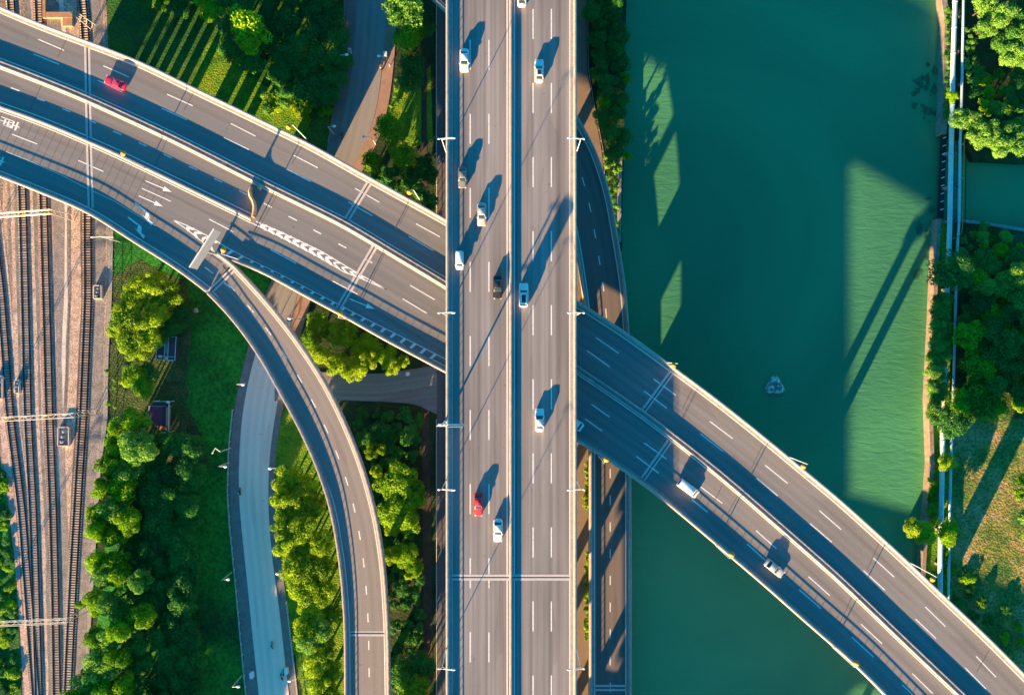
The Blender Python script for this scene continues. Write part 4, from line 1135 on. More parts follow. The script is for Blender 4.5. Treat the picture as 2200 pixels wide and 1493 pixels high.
def car(kind, colour, label, px, py, z, heading, L=4.7, W=1.82, group=None, roofglass=False, name=None, cat='car'):
    t = thing(name or ('car' if kind != 'van' else 'van'), label, cat, P(px, py, z if z > 20 else Zd(px) + 0.01), heading, group)
    pm = PAINT[colour]
    H = {'sedan': 1.45, 'suv': 1.62, 'van': 1.95, 'minivan': 1.85}[kind]
    belt = {'sedan': 0.93, 'suv': 1.02, 'van': 1.15, 'minivan': 1.1}[kind]
    # body: rings of a rounded plan, hood and boot lower than the belt
    def ring(sx_, sy_, zf, zr, r):
        pts = rounded(W * sx_, L * sy_, r)
        return [(x, y, zr + (zf - zr) * (y / L + 0.5)) for x, y in pts]
    mb = MB()
    loft(mb, [ring(0.90, 0.95, 0.22, 0.24, 0.35), ring(1.0, 0.99, 0.38, 0.42, 0.42), ring(1.0, 1.0, 0.62, 0.72, 0.48), ring(0.985, 0.985, 0.74, belt - 0.06, 0.5), ring(0.90, 0.94, 0.80, belt, 0.45)])
    mb.build('body', pm, t, True)
    if kind == 'sedan': b0, b1, r0, r1 = -0.36, 0.20, -0.235, 0.035
    elif kind == 'suv': b0, b1, r0, r1 = -0.455, 0.20, -0.37, 0.07
    elif kind == 'minivan': b0, b1, r0, r1 = -0.48, 0.34, -0.44, 0.20
    else: b0, b1, r0, r1 = -0.485, 0.40, -0.465, 0.28
    wb, wr = W * 0.89, W * 0.71 if kind in ('sedan', 'suv') else W * 0.80
    def cab(f, ex=0.0):     # ring of greenhouse at height fraction f (0 belt, 1 roof)
        y0 = L * (b0 + (r0 - b0) * f) - ex; y1 = L * (b1 + (r1 - b1) * f) + ex; w = wb + (wr - wb) * f + ex
        z_ = belt - 0.05 + (H - belt + 0.02) * f
        return [(x, y + (y0 + y1) / 2, z_) for x, y in rounded(w, y1 - y0, 0.16, 3)]
    mb = MB(); loft(mb, [cab(0), cab(0.5, 0.02), cab(0.97)]); mb.build('windows', M['glass'], t, True)
    mb = MB(); lo = cab(0.90, 0.03); hi = cab(0.97, 0.03); top = [(x * 0.86, (y - L * (r0 + r1) / 2) * 0.92 + L * (r0 + r1) / 2, H + 0.03) for x, y, z_ in hi]
    loft(mb, [lo, hi, top]); mb.build('roof', pm, t, True)
    if roofglass:
        mb = MB(); mb.box((0, L * (r0 + r1) / 2, H + 0.035), (wr * 0.62, L * (r1 - r0) * 0.72, 0.02)); mb.build('sunroof', M['glass'], t)
    mb = MB()
    for sx_ in (-1, 1):
        for yb, yr in ((b1, r1), (b0, r0), ((b0 + b1) / 2 - 0.02, (r0 + r1) / 2)):
            yb2, yr2 = yb * L * (0.97 if yb != (b0 + b1) / 2 - 0.02 else 1), yr * L
            mb.mark(); mb.tube((sx_ * wb / 2 * 0.985, yb2, belt - 0.04), (sx_ * wr / 2 * 0.98, yr2, H - 0.03), 0.055, n=6)
    mb.build_each('pillar', pm, t)
    for sx_ in (-1, 1):
        mb = MB(); mb.box((sx_ * (W / 2 + 0.07), L * (b1 - 0.05), belt + 0.03), (0.2, 0.13, 0.13)); mb.build('mirror', pm, t)
        mb = MB(); mb.box((sx_ * W * 0.36, L * 0.482, 0.68), (0.34, 0.22, 0.14), rz=-sx_ * 0.35); mb.build('headlight', M['headlamp'], t)
        mb = MB(); mb.box((sx_ * W * 0.38, -L * 0.486, 0.78), (0.28, 0.12, 0.14), rz=sx_ * 0.25); mb.build('taillight', M['taillamp'], t)
    mb = MB(); mb.box((0, L * 0.44, 0.805), (W * 0.6, 0.03, 0.02)); mb.box((0, L * 0.497, 0.5), (W * 0.55, 0.03, 0.14)); mb.build('grille', M['dark'], t)
    for sx_ in (-1, 1):
        for sy_ in (-0.30, 0.31):
            mb = MB(); mb.tube((sx_ * (W / 2 - 0.22), sy_ * L, 0.33), (sx_ * (W / 2 + 0.01), sy_ * L, 0.33), 0.33, n=18); wh = mb.build('wheel', M['tyre'], t)
            mb = MB(); mb.tube((sx_ * (W / 2 - 0.05), sy_ * L, 0.33), (sx_ * (W / 2 + 0.02), sy_ * L, 0.33), 0.2, n=12); mb.build('rim', M['rim'], wh)
    return t
DN = math.pi; UPH = 0.0
G = 'vehicles driving on the straight highway'
Zm = ZM + 0.01
car('sedan', 'white', 'white sedan in the leftmost lane near the top of the straight highway', 998, 133, Zm, DN, 4.75, 1.85, G)
car('sedan', 'white', 'white car with dark roof window near the top of the right carriageway', 1158, 156, Zm, UPH, 4.75, 1.82, G, True)
car('sedan', 'white', 'white car cut off by the top edge of the photo next to the median', 1121, -6, Zm, UPH, 4.8, 1.85, G)
car('sedan', 'gray', 'dark grey car in the leftmost lane below the top lamps', 994, 383, Zm, DN, 4.3, 1.72, G)
car('sedan', 'silver', 'silver sedan in the middle left lane, second car below the top lamps', 1035, 462, Zm, DN, 4.75, 1.8, G)
car('minivan', 'white', 'small boxy white van in the leftmost lane', 988, 560, Zm, DN, 3.8, 1.62, G, cat='van', name='van')
car('sedan', 'black', 'black sedan in the lane left of the median', 1069, 618, Zm, DN, 4.7, 1.82, G)
car('suv', 'white', 'white car with large black sunroof right of the median', 1125, 635, Zm, UPH, 4.9, 1.88, G, True)
car('sedan', 'white', 'white sedan alone on the right carriageway below the crossing', 1159, 902, Zm, UPH, 4.7, 1.85, G)
car('sedan', 'red', 'red sedan in the leftmost lane of the straight highway', 1028, 1082, Zm, DN, 4.65, 1.78, G)
car('sedan', 'white', 'white sedan left of the median diagonally below the red sedan', 1070, 1137, Zm, DN, 4.7, 1.85, G)
G2 = 'vehicles driving on the diagonal viaduct'
def head(dx, dy): return math.atan2(-dy, dx) - math.pi / 2
car('sedan', 'pink', 'crimson sedan on the upper carriageway of the diagonal viaduct at top left', 252, 181, ZD + 0.01, head(-139, -57), 4.7, 1.85, G2)
car('van', 'white', 'white van on the lower carriageway over the river', 1476, 1047, ZD + 0.01, head(120, 88), 5.0, 1.9, G2, cat='van')
car('sedan', 'silver', 'silver sedan on the lower carriageway in the lower right', 1661, 1218, ZD + 0.01, head(118, 96), 4.7, 1.85, G2)
car('van', 'white', 'white van mostly hidden under the right edge of the straight highway', 1229, 905, ZD + 0.01, head(122, 84), 5.2, 2.0, G2, cat='van')

# scooters with riders
def scooter(px, py, hd, lab, lab_r, jacket, helmet, z=ZG + 0.22, col=(0.1, 0.12, 0.14)):
    t = thing('scooter', lab, 'scooter', P(px, py, z), hd, 'scooters and bicycles on the street')
    m_ = simple('scooter_paint', col, 0.35)
    mb = MB(); loft(mb, [[(x * f, y * f2 - 0.25, zz) for x, y in rounded(0.34, 0.95, 0.14, 3)] for f, f2, zz in ((0.7, 0.9, 0.3), (1, 1, 0.5), (0.85, 0.9, 0.72))])
    mb.box((0, 0.25, 0.32), (0.3, 0.5, 0.06)); mb.box((0, 0.55, 0.62), (0.3, 0.1, 0.6), rx=-0.3); mb.build('body', m_, t)
    mb = MB(); mb.box((0, -0.28, 0.76), (0.26, 0.62, 0.09)); mb.build('seat', M['tyre'], t)
    mb = MB(); mb.tube((-0.32, 0.42, 1.0), (0.32, 0.42, 1.0), 0.025); mb.tube((0, 0.5, 0.6), (0, 0.42, 1.0), 0.03); mb.build('handlebar', M['steel'], t)
    for y_ in (-0.6, 0.7):
        mb = MB(); mb.tube((-0.06, y_, 0.25), (0.06, y_, 0.25), 0.25, n=16); mb.build('wheel', M['tyre'], t)
    # seated rider: one continuous skinned body
    me = bpy.data.meshes.new('person')
    V = [(0, -0.28, 0.86), (0, -0.26, 1.1), (0, -0.2, 1.36), (0, -0.16, 1.48), (0, -0.13, 1.62), (0, -0.12, 1.72)]
    E = [(0, 1), (1, 2), (2, 3), (3, 4), (4, 5)]
    rad = [0.16, 0.14, 0.16, 0.06, 0.09, 0.08]
    for s_ in (-1, 1):
        k = len(V); V += [(s_ * 0.19, -0.18, 1.38), (s_ * 0.27, 0.02, 1.16), (s_ * 0.27, 0.33, 1.08), (s_ * 0.27, 0.42, 1.05)]; rad += [0.075, 0.05, 0.038, 0.035]
        E += [(2, k), (k, k + 1), (k + 1, k + 2), (k + 2, k + 3)]
        k = len(V); V += [(s_ * 0.12, -0.2, 0.85), (s_ * 0.16, 0.2, 0.80), (s_ * 0.14, 0.24, 0.42), (s_ * 0.14, 0.42, 0.38)]; rad += [0.1, 0.075, 0.05, 0.04]
        E += [(0, k), (k, k + 1), (k + 1, k + 2), (k + 2, k + 3)]
    me.from_pydata(V, E, [])
    bm = bmesh.new(); bm.from_mesh(me); lay = bm.verts.layers.skin.verify(); bm.verts.ensure_lookup_table()
    for i, r_ in enumerate(rad): bm.verts[i][lay].radius = (r_, r_)
    bm.verts[0][lay].use_root = True
    bm.to_mesh(me); bm.free()
    po = bpy.data.objects.new('person', me); COL.objects.link(po)
    md = po.modifiers.new('skin', 'SKIN'); md2 = po.modifiers.new('sub', 'SUBSURF'); md2.levels = 1; md2.render_levels = 1
    dg = bpy.context.evaluated_depsgraph_get(); m2 = bpy.data.meshes.new_from_object(po.evaluated_get(dg)); bpy.data.objects.remove(po)
    m2.materials.clear(); m2.materials.append(simple('jacket', jacket, 0.7)); m2.materials.append(simple('trousers', (0.04, 0.045, 0.06), 0.8)); m2.materials.append(M['skin'])
    for p_ in m2.polygons:
        c = p_.center; p_.material_index = 1 if c.z < 0.95 else (2 if c.z > 1.5 or (c.y > 0.36 and c.z > 1.0) else 0); p_.use_smooth = True
    pr = obj('person', m2, None, P(px, py, z), hd); tag(pr, lab_r, 'person', 'riders on the street')
    mb = MB(); mb.lathe((0, -0.13, 1.62), [(0.135, -0.02), (0.145, 0.06), (0.12, 0.15), (0.05, 0.2), (0.01, 0.21)], 14); mb.build('helmet', simple('helmet', helmet, 0.3), pr, True)
scooter(517, 1055, 0.1, 'dark scooter by the left kerb of the street', 'rider in a red top and white helmet on the scooter by the left kerb', (0.5, 0.02, 0.05), (0.8, 0.8, 0.85))
scooter(586, 1385, 0.15, 'pale scooter in the middle of the street near the bottom', 'rider in a light blue shirt on the scooter near the bottom', (0.5, 0.6, 0.7), (0.8, 0.85, 0.9), col=(0.4, 0.45, 0.5))
scooter(735, 292, 2.9, 'scooter in the sun just above the diagonal viaduct', 'rider in an orange brown jacket just above the diagonal viaduct', (0.4, 0.15, 0.06), (0.1, 0.08, 0.06))
scooter(819, 148, 0.1, 'scooter beside the brick pavement at the top of the street', 'rider in a tan jacket beside the brick pavement', (0.45, 0.3, 0.2), (0.2, 0.15, 0.12))
def kei(px, py, lab, sx=0.8, sy=1.4, h=1.0, col=(0.8, 0.82, 0.85), rz=0.1):
    t = thing('litter_bin', lab, 'bin', P(px, py, ZG + 0.12), rz, 'white roadside cabinets')
    mb = MB(); mb.prism(rounded(sx, sy, 0.2), 0, h); mb.build('cabinet', simple('cabinet_white', col, 0.4), t)
    mb = MB(); mb.prism(rounded(sx + 0.1, sy + 0.1, 0.25), h, h + 0.08); mb.build('lid', M['lamp_white'], t)
kei(543, 1447, 'white rounded cabinet on the left pavement at the bottom of the street'); kei(617, 1438, 'white rounded cabinet on the right pavement beside the lamp'); kei(877, 803, 'white rounded cabinet at the branch street by the sunlit trees', 0.8, 0.8)
kei(555, 790, 'white rounded cabinet on the left pavement under the exit ramp', 0.6, 0.6)
kei(753, 112, 'white rounded cabinet on the shaded pavement at the top', 0.7, 1.0); kei(829, 119, 'white rounded cabinet on the brick pavement at the top', 0.7, 1.0)
def bicycle(px, py, rz, lab):
    t = thing('bicycle', lab, 'bicycle', P(px, py, ZG + 0.14), rz, 'scooters and bicycles on the street')
    mb = MB(); mb.tube((0, -0.2, 0.75), (0, 0.4, 0.8), 0.03); mb.tube((0, -0.2, 0.75), (0, 0, 0.3), 0.03); mb.tube((0, 0, 0.3), (0, 0.4, 0.8), 0.03); mb.tube((0, 0.4, 0.95), (0, 0.55, 0.33), 0.03); mb.tube((-0.28, 0.38, 1.0), (0.28, 0.38, 1.0), 0.025); mb.build('frame', M['tyre'], t)
    mb = MB(); mb.box((0, -0.22, 0.86), (0.16, 0.28, 0.07)); mb.build('saddle', M['tyre'], t)
    for y_ in (-0.5, 0.55):
        mb = MB(); mb.tube((-0.03, y_, 0.33), (0.03, y_, 0.33), 0.33, n=18); mb.build('wheel', M['tyre'], t)
bicycle(606, 1452, 0.3, 'dark bicycle parked at the right kerb near the bottom'); bicycle(610, 1443, 0.1, 'second dark bicycle parked at the right kerb, nearer the cabinet')

# ------------------------------------------------------------------ rock in the river
bm = bmesh.new(); bmesh.ops.create_icosphere(bm, subdivisions=4, radius=1)
from mathutils import noise
for v in bm.verts:
    c = v.co.copy(); th = math.atan2(c.y, c.x)
    da = ((math.degrees(th) - 90 + 60 + 360) % 120) - 60
    da2 = ((math.degrees(th) - 90 + 360) % 120) - 60
    tri = min(1.72 / max(0.3, math.cos(R(da2))), 2.75); tri = tri - 0.35 * (max(0, tri - 2.15))
    rr_ = tri * (1 + 0.05 * noise.noise(c * 2.5))
    z_ = c.z * 1.5 + 0.18 * noise.noise(c * 3.1) + 0.10 * noise.noise(c * 8)
    v.co = Vector((c.x * rr_, c.y * rr_ * 1.02, max(-0.6, min(z_, 1.25 + 0.35 * noise.noise(c * 4)))))
me = bpy.data.meshes.new('rock'); bm.to_mesh(me); bm.free(); me.materials.append(noisy('rock_stone', [(0.12, 0.12, 0.11), (0.36, 0.34, 0.32), (0.85, 0.80, 0.76)], 1.1, bump=0.6, bscale=4, detail=8, lo=0.35, hi=0.6))
for p_ in me.polygons: p_.use_smooth = True
o = obj('rock', me, None, P(1664, 829, 0.0)); tag(o, 'rounded triangular grey rock islet alone in the river', 'rock')

# ------------------------------------------------------------------ river walls, pipes
M['pipe'] = noisy('pale_blue_pipe', [(0.42, 0.62, 0.66), (0.62, 0.78, 0.80)], 0.4, second=(6, (1, 1, 1), 0.2), rough=0.5)
M['orange'] = simple('orange_pipe_paint', (0.6, 0.25, 0.04), 0.5)
def wallstrip(name, pts, w, z0, z1, label, mat):
    p = world_path(smooth_path(pts, 0, 0, 3, 1), 0.0)
    mb = MB(); sweep(mb, p, [(-w / 2, z0), (-w / 2, z1), (w / 2, z1), (w / 2, z0)])
    o_ = mb.build(name, mat); tag(o_, label, 'wall', 'river walls'); return o_
M['wallc'] = noisy('river_wall_concrete', [(0.20, 0.17, 0.145), (0.36, 0.30, 0.25)], 0.8, second=(5, (1, 1, 1), 0.3))
def PZ(pts, z): return [(1100 + (x - 1100) * (CAMZ - z) / CAMZ, 746.5 + (y - 746.5) * (CAMZ - z) / CAMZ) for x, y in pts]
wallstrip('river_wall', PZ([(2029, -80), (2029, 0), (2036, 42), (2034, 140), (2028, 288)], 2.7), 1.3, -1, 2.7, 'pale concrete river wall on the east bank at the top right', M['wallc'])
wallstrip('river_wall', PZ([(2019, 470), (2013, 560), (2007, 700), (1999, 860), (2004, 1000), (1988, 1170), (1983, 1260), (1982, 1600)], 2.7), 0.9, -1, 2.7, 'orange lit concrete river wall on the east bank below the side canal', M['wallc'])
wallstrip('river_wall', PZ([(1333, 340), (1331, 420), (1331, 520)], 2.5), 0.8, -1, 2.5, 'short bluish concrete wall on the west bank beside the low ramp', M['conc_gray'])
wallstrip('river_wall', PZ([(2068, 474), (2130, 482), (2200, 494), (2300, 510)], 2.5), 0.7, -1, 2.5, 'grey wall along the south side of the side canal', M['conc_gray'])
def pipe(pts, r, z, label, mat, name='pipeline', rings=True):
    p = world_path(smooth_path(pts, 0, 0, 5, 1), z)
    t = thing(name, label, 'pipeline')
    prof = [(r * math.cos(2 * math.pi * k / 12), r * math.sin(2 * math.pi * k / 12)) for k in range(12)]
    mb = MB(); sweep(mb, p, prof); o_ = mb.build('pipe', mat, t, True)
    if rings:
        mb = MB(); s = arc(p); u = 1.0
        while u < s[-1] - 0.3:
            q = [np.array([np.interp(w, s, p[:, k]) for k in range(3)]) for w in (u, u + 0.15)]; mb.mark(); mb.tube(q[0], q[1], r * 1.12, n=12); u += 6.0
        mb.build_each('flange', mat, t)
    mb = MB(); s = arc(p); u = 2.0
    while u < s[-1] - 0.3:
        mb.mark(); q = [np.interp(u, s, p[:, k]) for k in range(3)]; mb.box((q[0], q[1], (z - r) / 2), (r * 2, 0.5, z - r)); u += 8.0
    mb.build_each('support', M['conc_gray'], t)
pipe([(2054, -60), (2052, 0), (2047, 150), (2044, 300), (2040, 500), (2034, 640), (2029, 800), (2026, 900), (2023, 1060), (2020, 1200), (2019, 1420)], 0.55, 3.6, 'thicker pale blue pipeline running along the east bank', M['pipe'])
pipe([(2071, -60), (2069, 60), (2066, 210), (2063, 300), (2061, 470), (2057, 525), (2053, 650), (2048, 850), (2044, 960), (2040, 1100), (2038, 1240), (2036, 1420)], 0.30, 3.4, 'thinner pale blue pipeline on the land side of the thick one', M['pipe'])
pipe([(2072, 290), (2070, 400), (2067, 505), (2064, 511), (2046, 513)], 0.11, 4.2, 'thin orange pipe beside the footbridge over the side canal', M['orange'], rings=False)
# small pipe bridge / trellis over the canal mouth
t = thing('pipe_bridge', 'dark steel pipe bridge spanning the mouth of the side canal', 'bridge')
mb = MB()
for xx in (2050.5, 2058, 2076):
    mb.tube(P(xx, 285, 2.9), P(xx - 3, 512, 2.9), 0.09, n=6)
for k in range(16):
    y_ = 288 + k * 15; mb.tube(P(2050, y_, 2.9), P(2076, y_ + 1, 2.9), 0.05, n=5)
mb.build('truss', M['rail_steel'], t)
mb = MB(); mb.add([P(2058, 300, 2.95), P(2064, 300, 2.95), P(2061, 475, 2.95), P(2055, 475, 2.95)], [(0, 1, 2, 3)]); mb.build('walkway', M['pipe'], t)
t = thing('boom_barrier', 'dark floating boom with white posts across the mouth of the side canal', 'barrier')
mb = MB(); mb.add([P(2020, 292, 1.0), P(2034, 292, 1.0), P(2027, 470, 1.0), P(2013, 470, 1.0)], [(0, 1, 2, 3)]); mb.build('deck', simple('boom_dark', (0.03, 0.03, 0.035), 0.7), t)
for k in range(10):
    mb = MB(); q = P(2026 - k * 0.6, 298 + k * 17, 1.0); mb.tube(q, q + Vector((0, 0, 1.2)), 0.12, n=6); mb.build('post', M['lamp_white'], t)

# ------------------------------------------------------------------ small buildings in the park
t = thing('park_shed', 'small square shed with flat maroon roof and white framed terrace in the park', 'shed', P(352, 893, ZG), R(-1))
mb = MB(); mb.box((-0.4, 0.2, 1.35), (4.0, 4.6, 2.7)); mb.build('wall', M['conc_gray'], t)
mb = MB(); mb.box((-0.6, 0.1, 2.78), (3.0, 4.4, 0.16)); mb.build('roof', simple('maroon_roof', (0.22, 0.05, 0.09), 0.7), t)
mb = MB(); mb.box((1.2, 0.1, 2.75), (0.9, 4.6, 0.1)); mb.box((0, 2.6, 2.6), (4.6, 0.7, 0.1)); mb.build('flat_roof', simple('bitumen', (0.05, 0.06, 0.08), 0.8), t)
mb = MB(); mb.box((2.4, 0, 2.9), (0.16, 7.2, 0.14)); mb.box((0.6, 3.55, 2.9), (3.6, 0.12, 0.12)); mb.box((1.6, -3.6, 2.9), (1.6, 0.16, 0.14)); mb.box((2.2, 3.45, 2.92), (0.7, 0.5, 0.2))
for (x_, y_) in ((2.4, 3.5), (2.4, -3.5), (-1.1, 3.55)): mb.tube((x_, y_, 0), (x_, y_, 2.9), 0.07)
mb.build('frame', M['lamp_white'], t)
mb = MB(); mb.box((0.5, -2.7, 1.2), (3.0, 0.9, 0.1)); mb.box((1.6, -2.9, 1.6), (0.5, 1.6, 0.1)); mb.build('bench', simple('timber', (0.35, 0.2, 0.1), 0.7), t)
t = thing('greenhouse', 'derelict glass roofed shed with pale metal frame beside the olive trees', 'greenhouse', P(366, 748, ZG), R(-3))
mb = MB(); mb.box((0, 0, 1.1), (4.4, 5.4, 2.2)); mb.build('wall', simple('dim_glazing', (0.04, 0.07, 0.09), 0.3), t)
mb = MB()
for x_ in (-2.2, -0.3, 0.5, 2.2): mb.box((x_, 0, 2.35), (0.10, 5.6, 0.12))
for y_ in (-2.7, -1.9, 2.7): mb.box((0, y_, 2.30), (4.5, 0.10, 0.10))
mb.box((-1.2, -2.0, 2.42), (0.8, 0.6, 0.2)); mb.box((0.3, -2.3, 2.4), (0.6, 0.5, 0.2)); mb.box((1.3, -2.8, 2.42), (0.9, 0.2, 0.1))
mb.build('frame', simple('pale_frame', (0.6, 0.68, 0.72), 0.5), t)
mb = MB(); mb.box((0.1, 0.2, 2.28), (0.7, 3.0, 0.1)); mb.build('roof_panel', simple('teal_sheet', (0.05, 0.25, 0.32), 0.4), t)

# ------------------------------------------------------------------ vegetation
def crown_mesh(name, mat, r=1.0, seed=0, leaves=2600, size=0.17, flat=0.75, lobes=16, spiky=0.0):
    """unit crown: leaf quads on the skins of many overlapping lobes (r ~1)"""
    g = np.random.RandomState(seed)
    cs = []; rs = []
    for k in range(lobes):
        a = g.uniform(0, 2 * math.pi); d = math.sqrt(g.uniform(0, 1)) * 0.72
        zz = g.uniform(-0.25, 0.75) * math.sqrt(max(0.05, 1 - d * d)) * flat
        cs.append((d * math.cos(a), d * math.sin(a), zz)); rs.append(g.uniform(0.20, 0.40) * (1.1 - 0.35 * d))
    cs.append((0, 0, 0.1)); rs.append(0.55)
    cs = np.array(cs); rs = np.array(rs)
    pr = rs ** 2; pr /= pr.sum()
    idx = g.choice(len(cs), leaves, p=pr)
    n = g.normal(size=(leaves, 3)); n[:, 2] = np.where(g.rand(leaves) < 0.7, np.abs(n[:, 2]), n[:, 2]); n /= np.linalg.norm(n, axis=1)[:, None]
    rad = rs[idx] * (1 - 0.28 * g.rand(leaves) ** 2 + 0.16 * g.rand(leaves) ** 3)
    c = cs[idx] + n * rad[:, None] * np.array([1, 1, 0.85])
    # leaf orientation: outward with strong jitter
    nn = n + g.normal(size=(leaves, 3)) * 0.55; nn /= np.linalg.norm(nn, axis=1)[:, None]
    u = np.cross(nn, g.normal(size=(leaves, 3))); u /= np.linalg.norm(u, axis=1)[:, None]
    v = np.cross(nn, u)
    s = size * g.uniform(0.5, 1.2, leaves)[:, None] * 0.5
    a = c + u * s; b2 = c + v * s * 0.6; c2 = c - u * s; d2 = c - v * s * 0.6
    co = np.stack([a, b2, c2, d2], 1).reshape(-1, 3)
    me = bpy.data.meshes.new(name)
    me.vertices.add(leaves * 4); me.vertices.foreach_set('co', co.ravel())
    me.loops.add(leaves * 4); me.loops.foreach_set('vertex_index', np.arange(leaves * 4))
    me.polygons.add(leaves); me.polygons.foreach_set('loop_start', np.arange(leaves) * 4)
    me.update(calc_edges=True); me.materials.append(mat)
    return me
CR = {}
for kk, mat in (('y', 'leaf_y'), ('g', 'leaf_g'), ('d', 'leaf_d'), ('b', 'leaf_b')):
    CR[kk] = [crown_mesh('crown', M[mat], seed=100 + i * 7 + ord(kk), leaves=5200, size=0.115, flat=0.8, lobes=18 + 4 * i) for i in range(4)]
    CR[kk + 's'] = [crown_mesh('crown', M[mat], seed=300 + i * 7 + ord(kk), leaves=900, size=0.27, flat=0.7, lobes=9) for i in range(3)]
tb = MB(); tb.tube((0, 0, 0), (0, 0, 0.62), 0.055, 0.03, 8)
for k in range(5):
    a = k * 1.3; tb.tube((0, 0, 0.36 + 0.04 * k), (0.30 * math.cos(a), 0.30 * math.sin(a), 0.70 + 0.03 * k), 0.022, 0.008, 5)
_t = tb.build('trunk', M['bark']); TRUNK = _t.data; bpy.data.objects.remove(_t)
ntree = 0
def tree(px, py, r_px, h, kind, label, group=None, name='tree', zg=ZG, small=False):
    """px, py = where the crown is seen; r_px radius in pixels; h height in metres"""
    global ntree
    zc = zg + h * 0.62
    c = P(px, py, zc); rad = r_px * (CAMZ - zc) / F
    t = thing(name, label, 'tree' if name != 'shrub' else 'shrub', (c.x, c.y, zg), random.uniform(0, 6.28), group)
    lst = CR[kind + ('s' if small else '')]
    cr = obj('crown', random.choice(lst), t); hz = max(h * 0.40, rad * 0.55)
    cr.location = (0, 0, h - hz * 0.95); cr.scale = (rad * random.uniform(1.10, 1.26), rad * random.uniform(1.06, 1.24), hz)
    if name != 'shrub':
        tr = obj('trunk', TRUNK, t); tr.scale = (h * 0.55, h * 0.55, h)
    ntree += 1
    return t
def inside(x, y, poly):
    c = False; j = len(poly) - 1
    for i in range(len(poly)):
        if (poly[i][1] > y) != (poly[j][1] > y) and x < (poly[j][0] - poly[i][0]) * (y - poly[i][1]) / (poly[j][1] - poly[i][1]) + poly[i][0]: c = not c
        j = i
    return c
def scatter(poly, gap, rr, hh, kinds, label, group, name='tree', small=False, jitter=0.35, maxn=200):
    xs = [p[0] for p in poly]; ys = [p[1] for p in poly]; pts = []
    for _ in range(6000):
        x, y = random.uniform(min(xs), max(xs)), random.uniform(min(ys), max(ys))
        if inside(x, y, poly) and all((x - a) ** 2 + (y - b_) ** 2 > gap * gap for a, b_ in pts): pts.append((x, y))
        if len(pts) >= maxn: break
    for x, y in pts:
        tree(x, y, random.uniform(*rr), random.uniform(*hh), random.choice(kinds), label, group, name, small=small)
def row(lst, label, group, name='tree', small=False):
    for (x, y, r_, h, k) in lst: tree(x, y, r_, h, k, label, group, name, small=small)

# top left wood
tree(542, 64, 50, 16, 'g', 'round green tree with a sunlit top standing out of the dark wood', None)
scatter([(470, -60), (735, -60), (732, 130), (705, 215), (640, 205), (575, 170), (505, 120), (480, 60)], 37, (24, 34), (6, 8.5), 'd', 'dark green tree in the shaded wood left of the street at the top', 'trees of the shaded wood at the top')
scatter([(290, -60), (470, -60), (470, 25), (300, 10)], 30, (20, 28), (5, 7), 'dg', 'tree at the top edge above the striped lawn', 'trees at the top edge above the lawn')
scatter([(560, 195), (665, 205), (660, 245), (575, 235)], 17, (11, 17), (1.6, 2.8), 'yb', 'low olive shrub in the sunlit strip above the diagonal viaduct', 'low shrubs above the diagonal viaduct', 'shrub', True)
scatter([(685, 215), (712, 205), (705, 250), (688, 250)], 15, (8, 12), (1.5, 2.5), 'g', 'low green shrub beside the street above the diagonal viaduct', 'low shrubs beside the street', 'shrub', True)
# between street and highway, top
tree(868, 22, 42, 14, 'b', 'tall bright topped tree at the top between street and highway'); tree(882, 88, 36, 11, 'g', 'green tree second from the top between street and highway')
tree(886, 140, 30, 9, 'd', 'dark tree third from the top between street and highway'); tree(884, 172, 26, 7, 'd', 'dark tree lowest of the row between street and highway')
tree(912, 60, 24, 9, 'd', 'dark slender tree beside the bright topped tree')
tree(838, 274, 33, 8, 'g', 'dense round green tree right of the street above the viaduct'); tree(801, 346, 23, 7, 'g', 'small round green tree touching the viaduct parapet'); tree(866, 335, 30, 7, 'g', 'dark green tree beside the small round one above the viaduct')
scatter([(800, 380), (930, 340), (930, 440), (880, 420)], 26, (16, 24), (3, 5), 'd', 'dark shrub in the shadow between trees and viaduct', 'dark shrubs above the viaduct', 'shrub', True)
scatter([(845, 170), (858, 170), (850, 245), (838, 240)], 12, (6, 8), (1.2, 1.8), 'b', 'bright low shrub lining the brick pavement', 'shrubs lining the brick pavement', 'shrub', True)
# park on the left
row([(270, 680, 34, 9, 'y'), (300, 615, 28, 8.5, 'y'), (335, 612, 28, 8.5, 'y'), (366, 638, 28, 8, 'y'), (288, 640, 26, 8.5, 'y'), (285, 738, 34, 9, 'y'), (258, 706, 24, 8, 'y'), (330, 660, 26, 7, 'g'), (318, 692, 32, 9, 'y'), (325, 728, 26, 8.5, 'y'), (300, 755, 22, 8, 'y'), (345, 672, 22, 8, 'y')], 'olive yellow tree in the sunlit clump beside the rail yard', 'olive trees beside the rail yard')
row([(370, 700, 26, 5, 'd'), (350, 720, 20, 5, 'd'), (396, 680, 26, 5, 'd')], 'dark tree in the shade behind the olive clump', 'shaded trees behind the olive clump')
row([(292, 808, 26, 7, 'g'), (320, 800, 24, 6, 'd'), (312, 830, 26, 7, 'g')], 'green tree between the olive clump and the park shed', 'green trees above the park shed'); tree(277, 812, 20, 7, 'y', 'small yellow tree between the olive clump and the park shed')
row([(230, 797, 6, 1.8, 'b'), (246, 816, 6, 1.8, 'b'), (246, 832, 6, 1.8, 'b'), (234, 866, 7, 1.8, 'b'), (248, 874, 6, 1.8, 'b')], 'small bright green bush at the edge of the rail yard', 'small bushes at the edge of the rail yard', 'shrub', True)
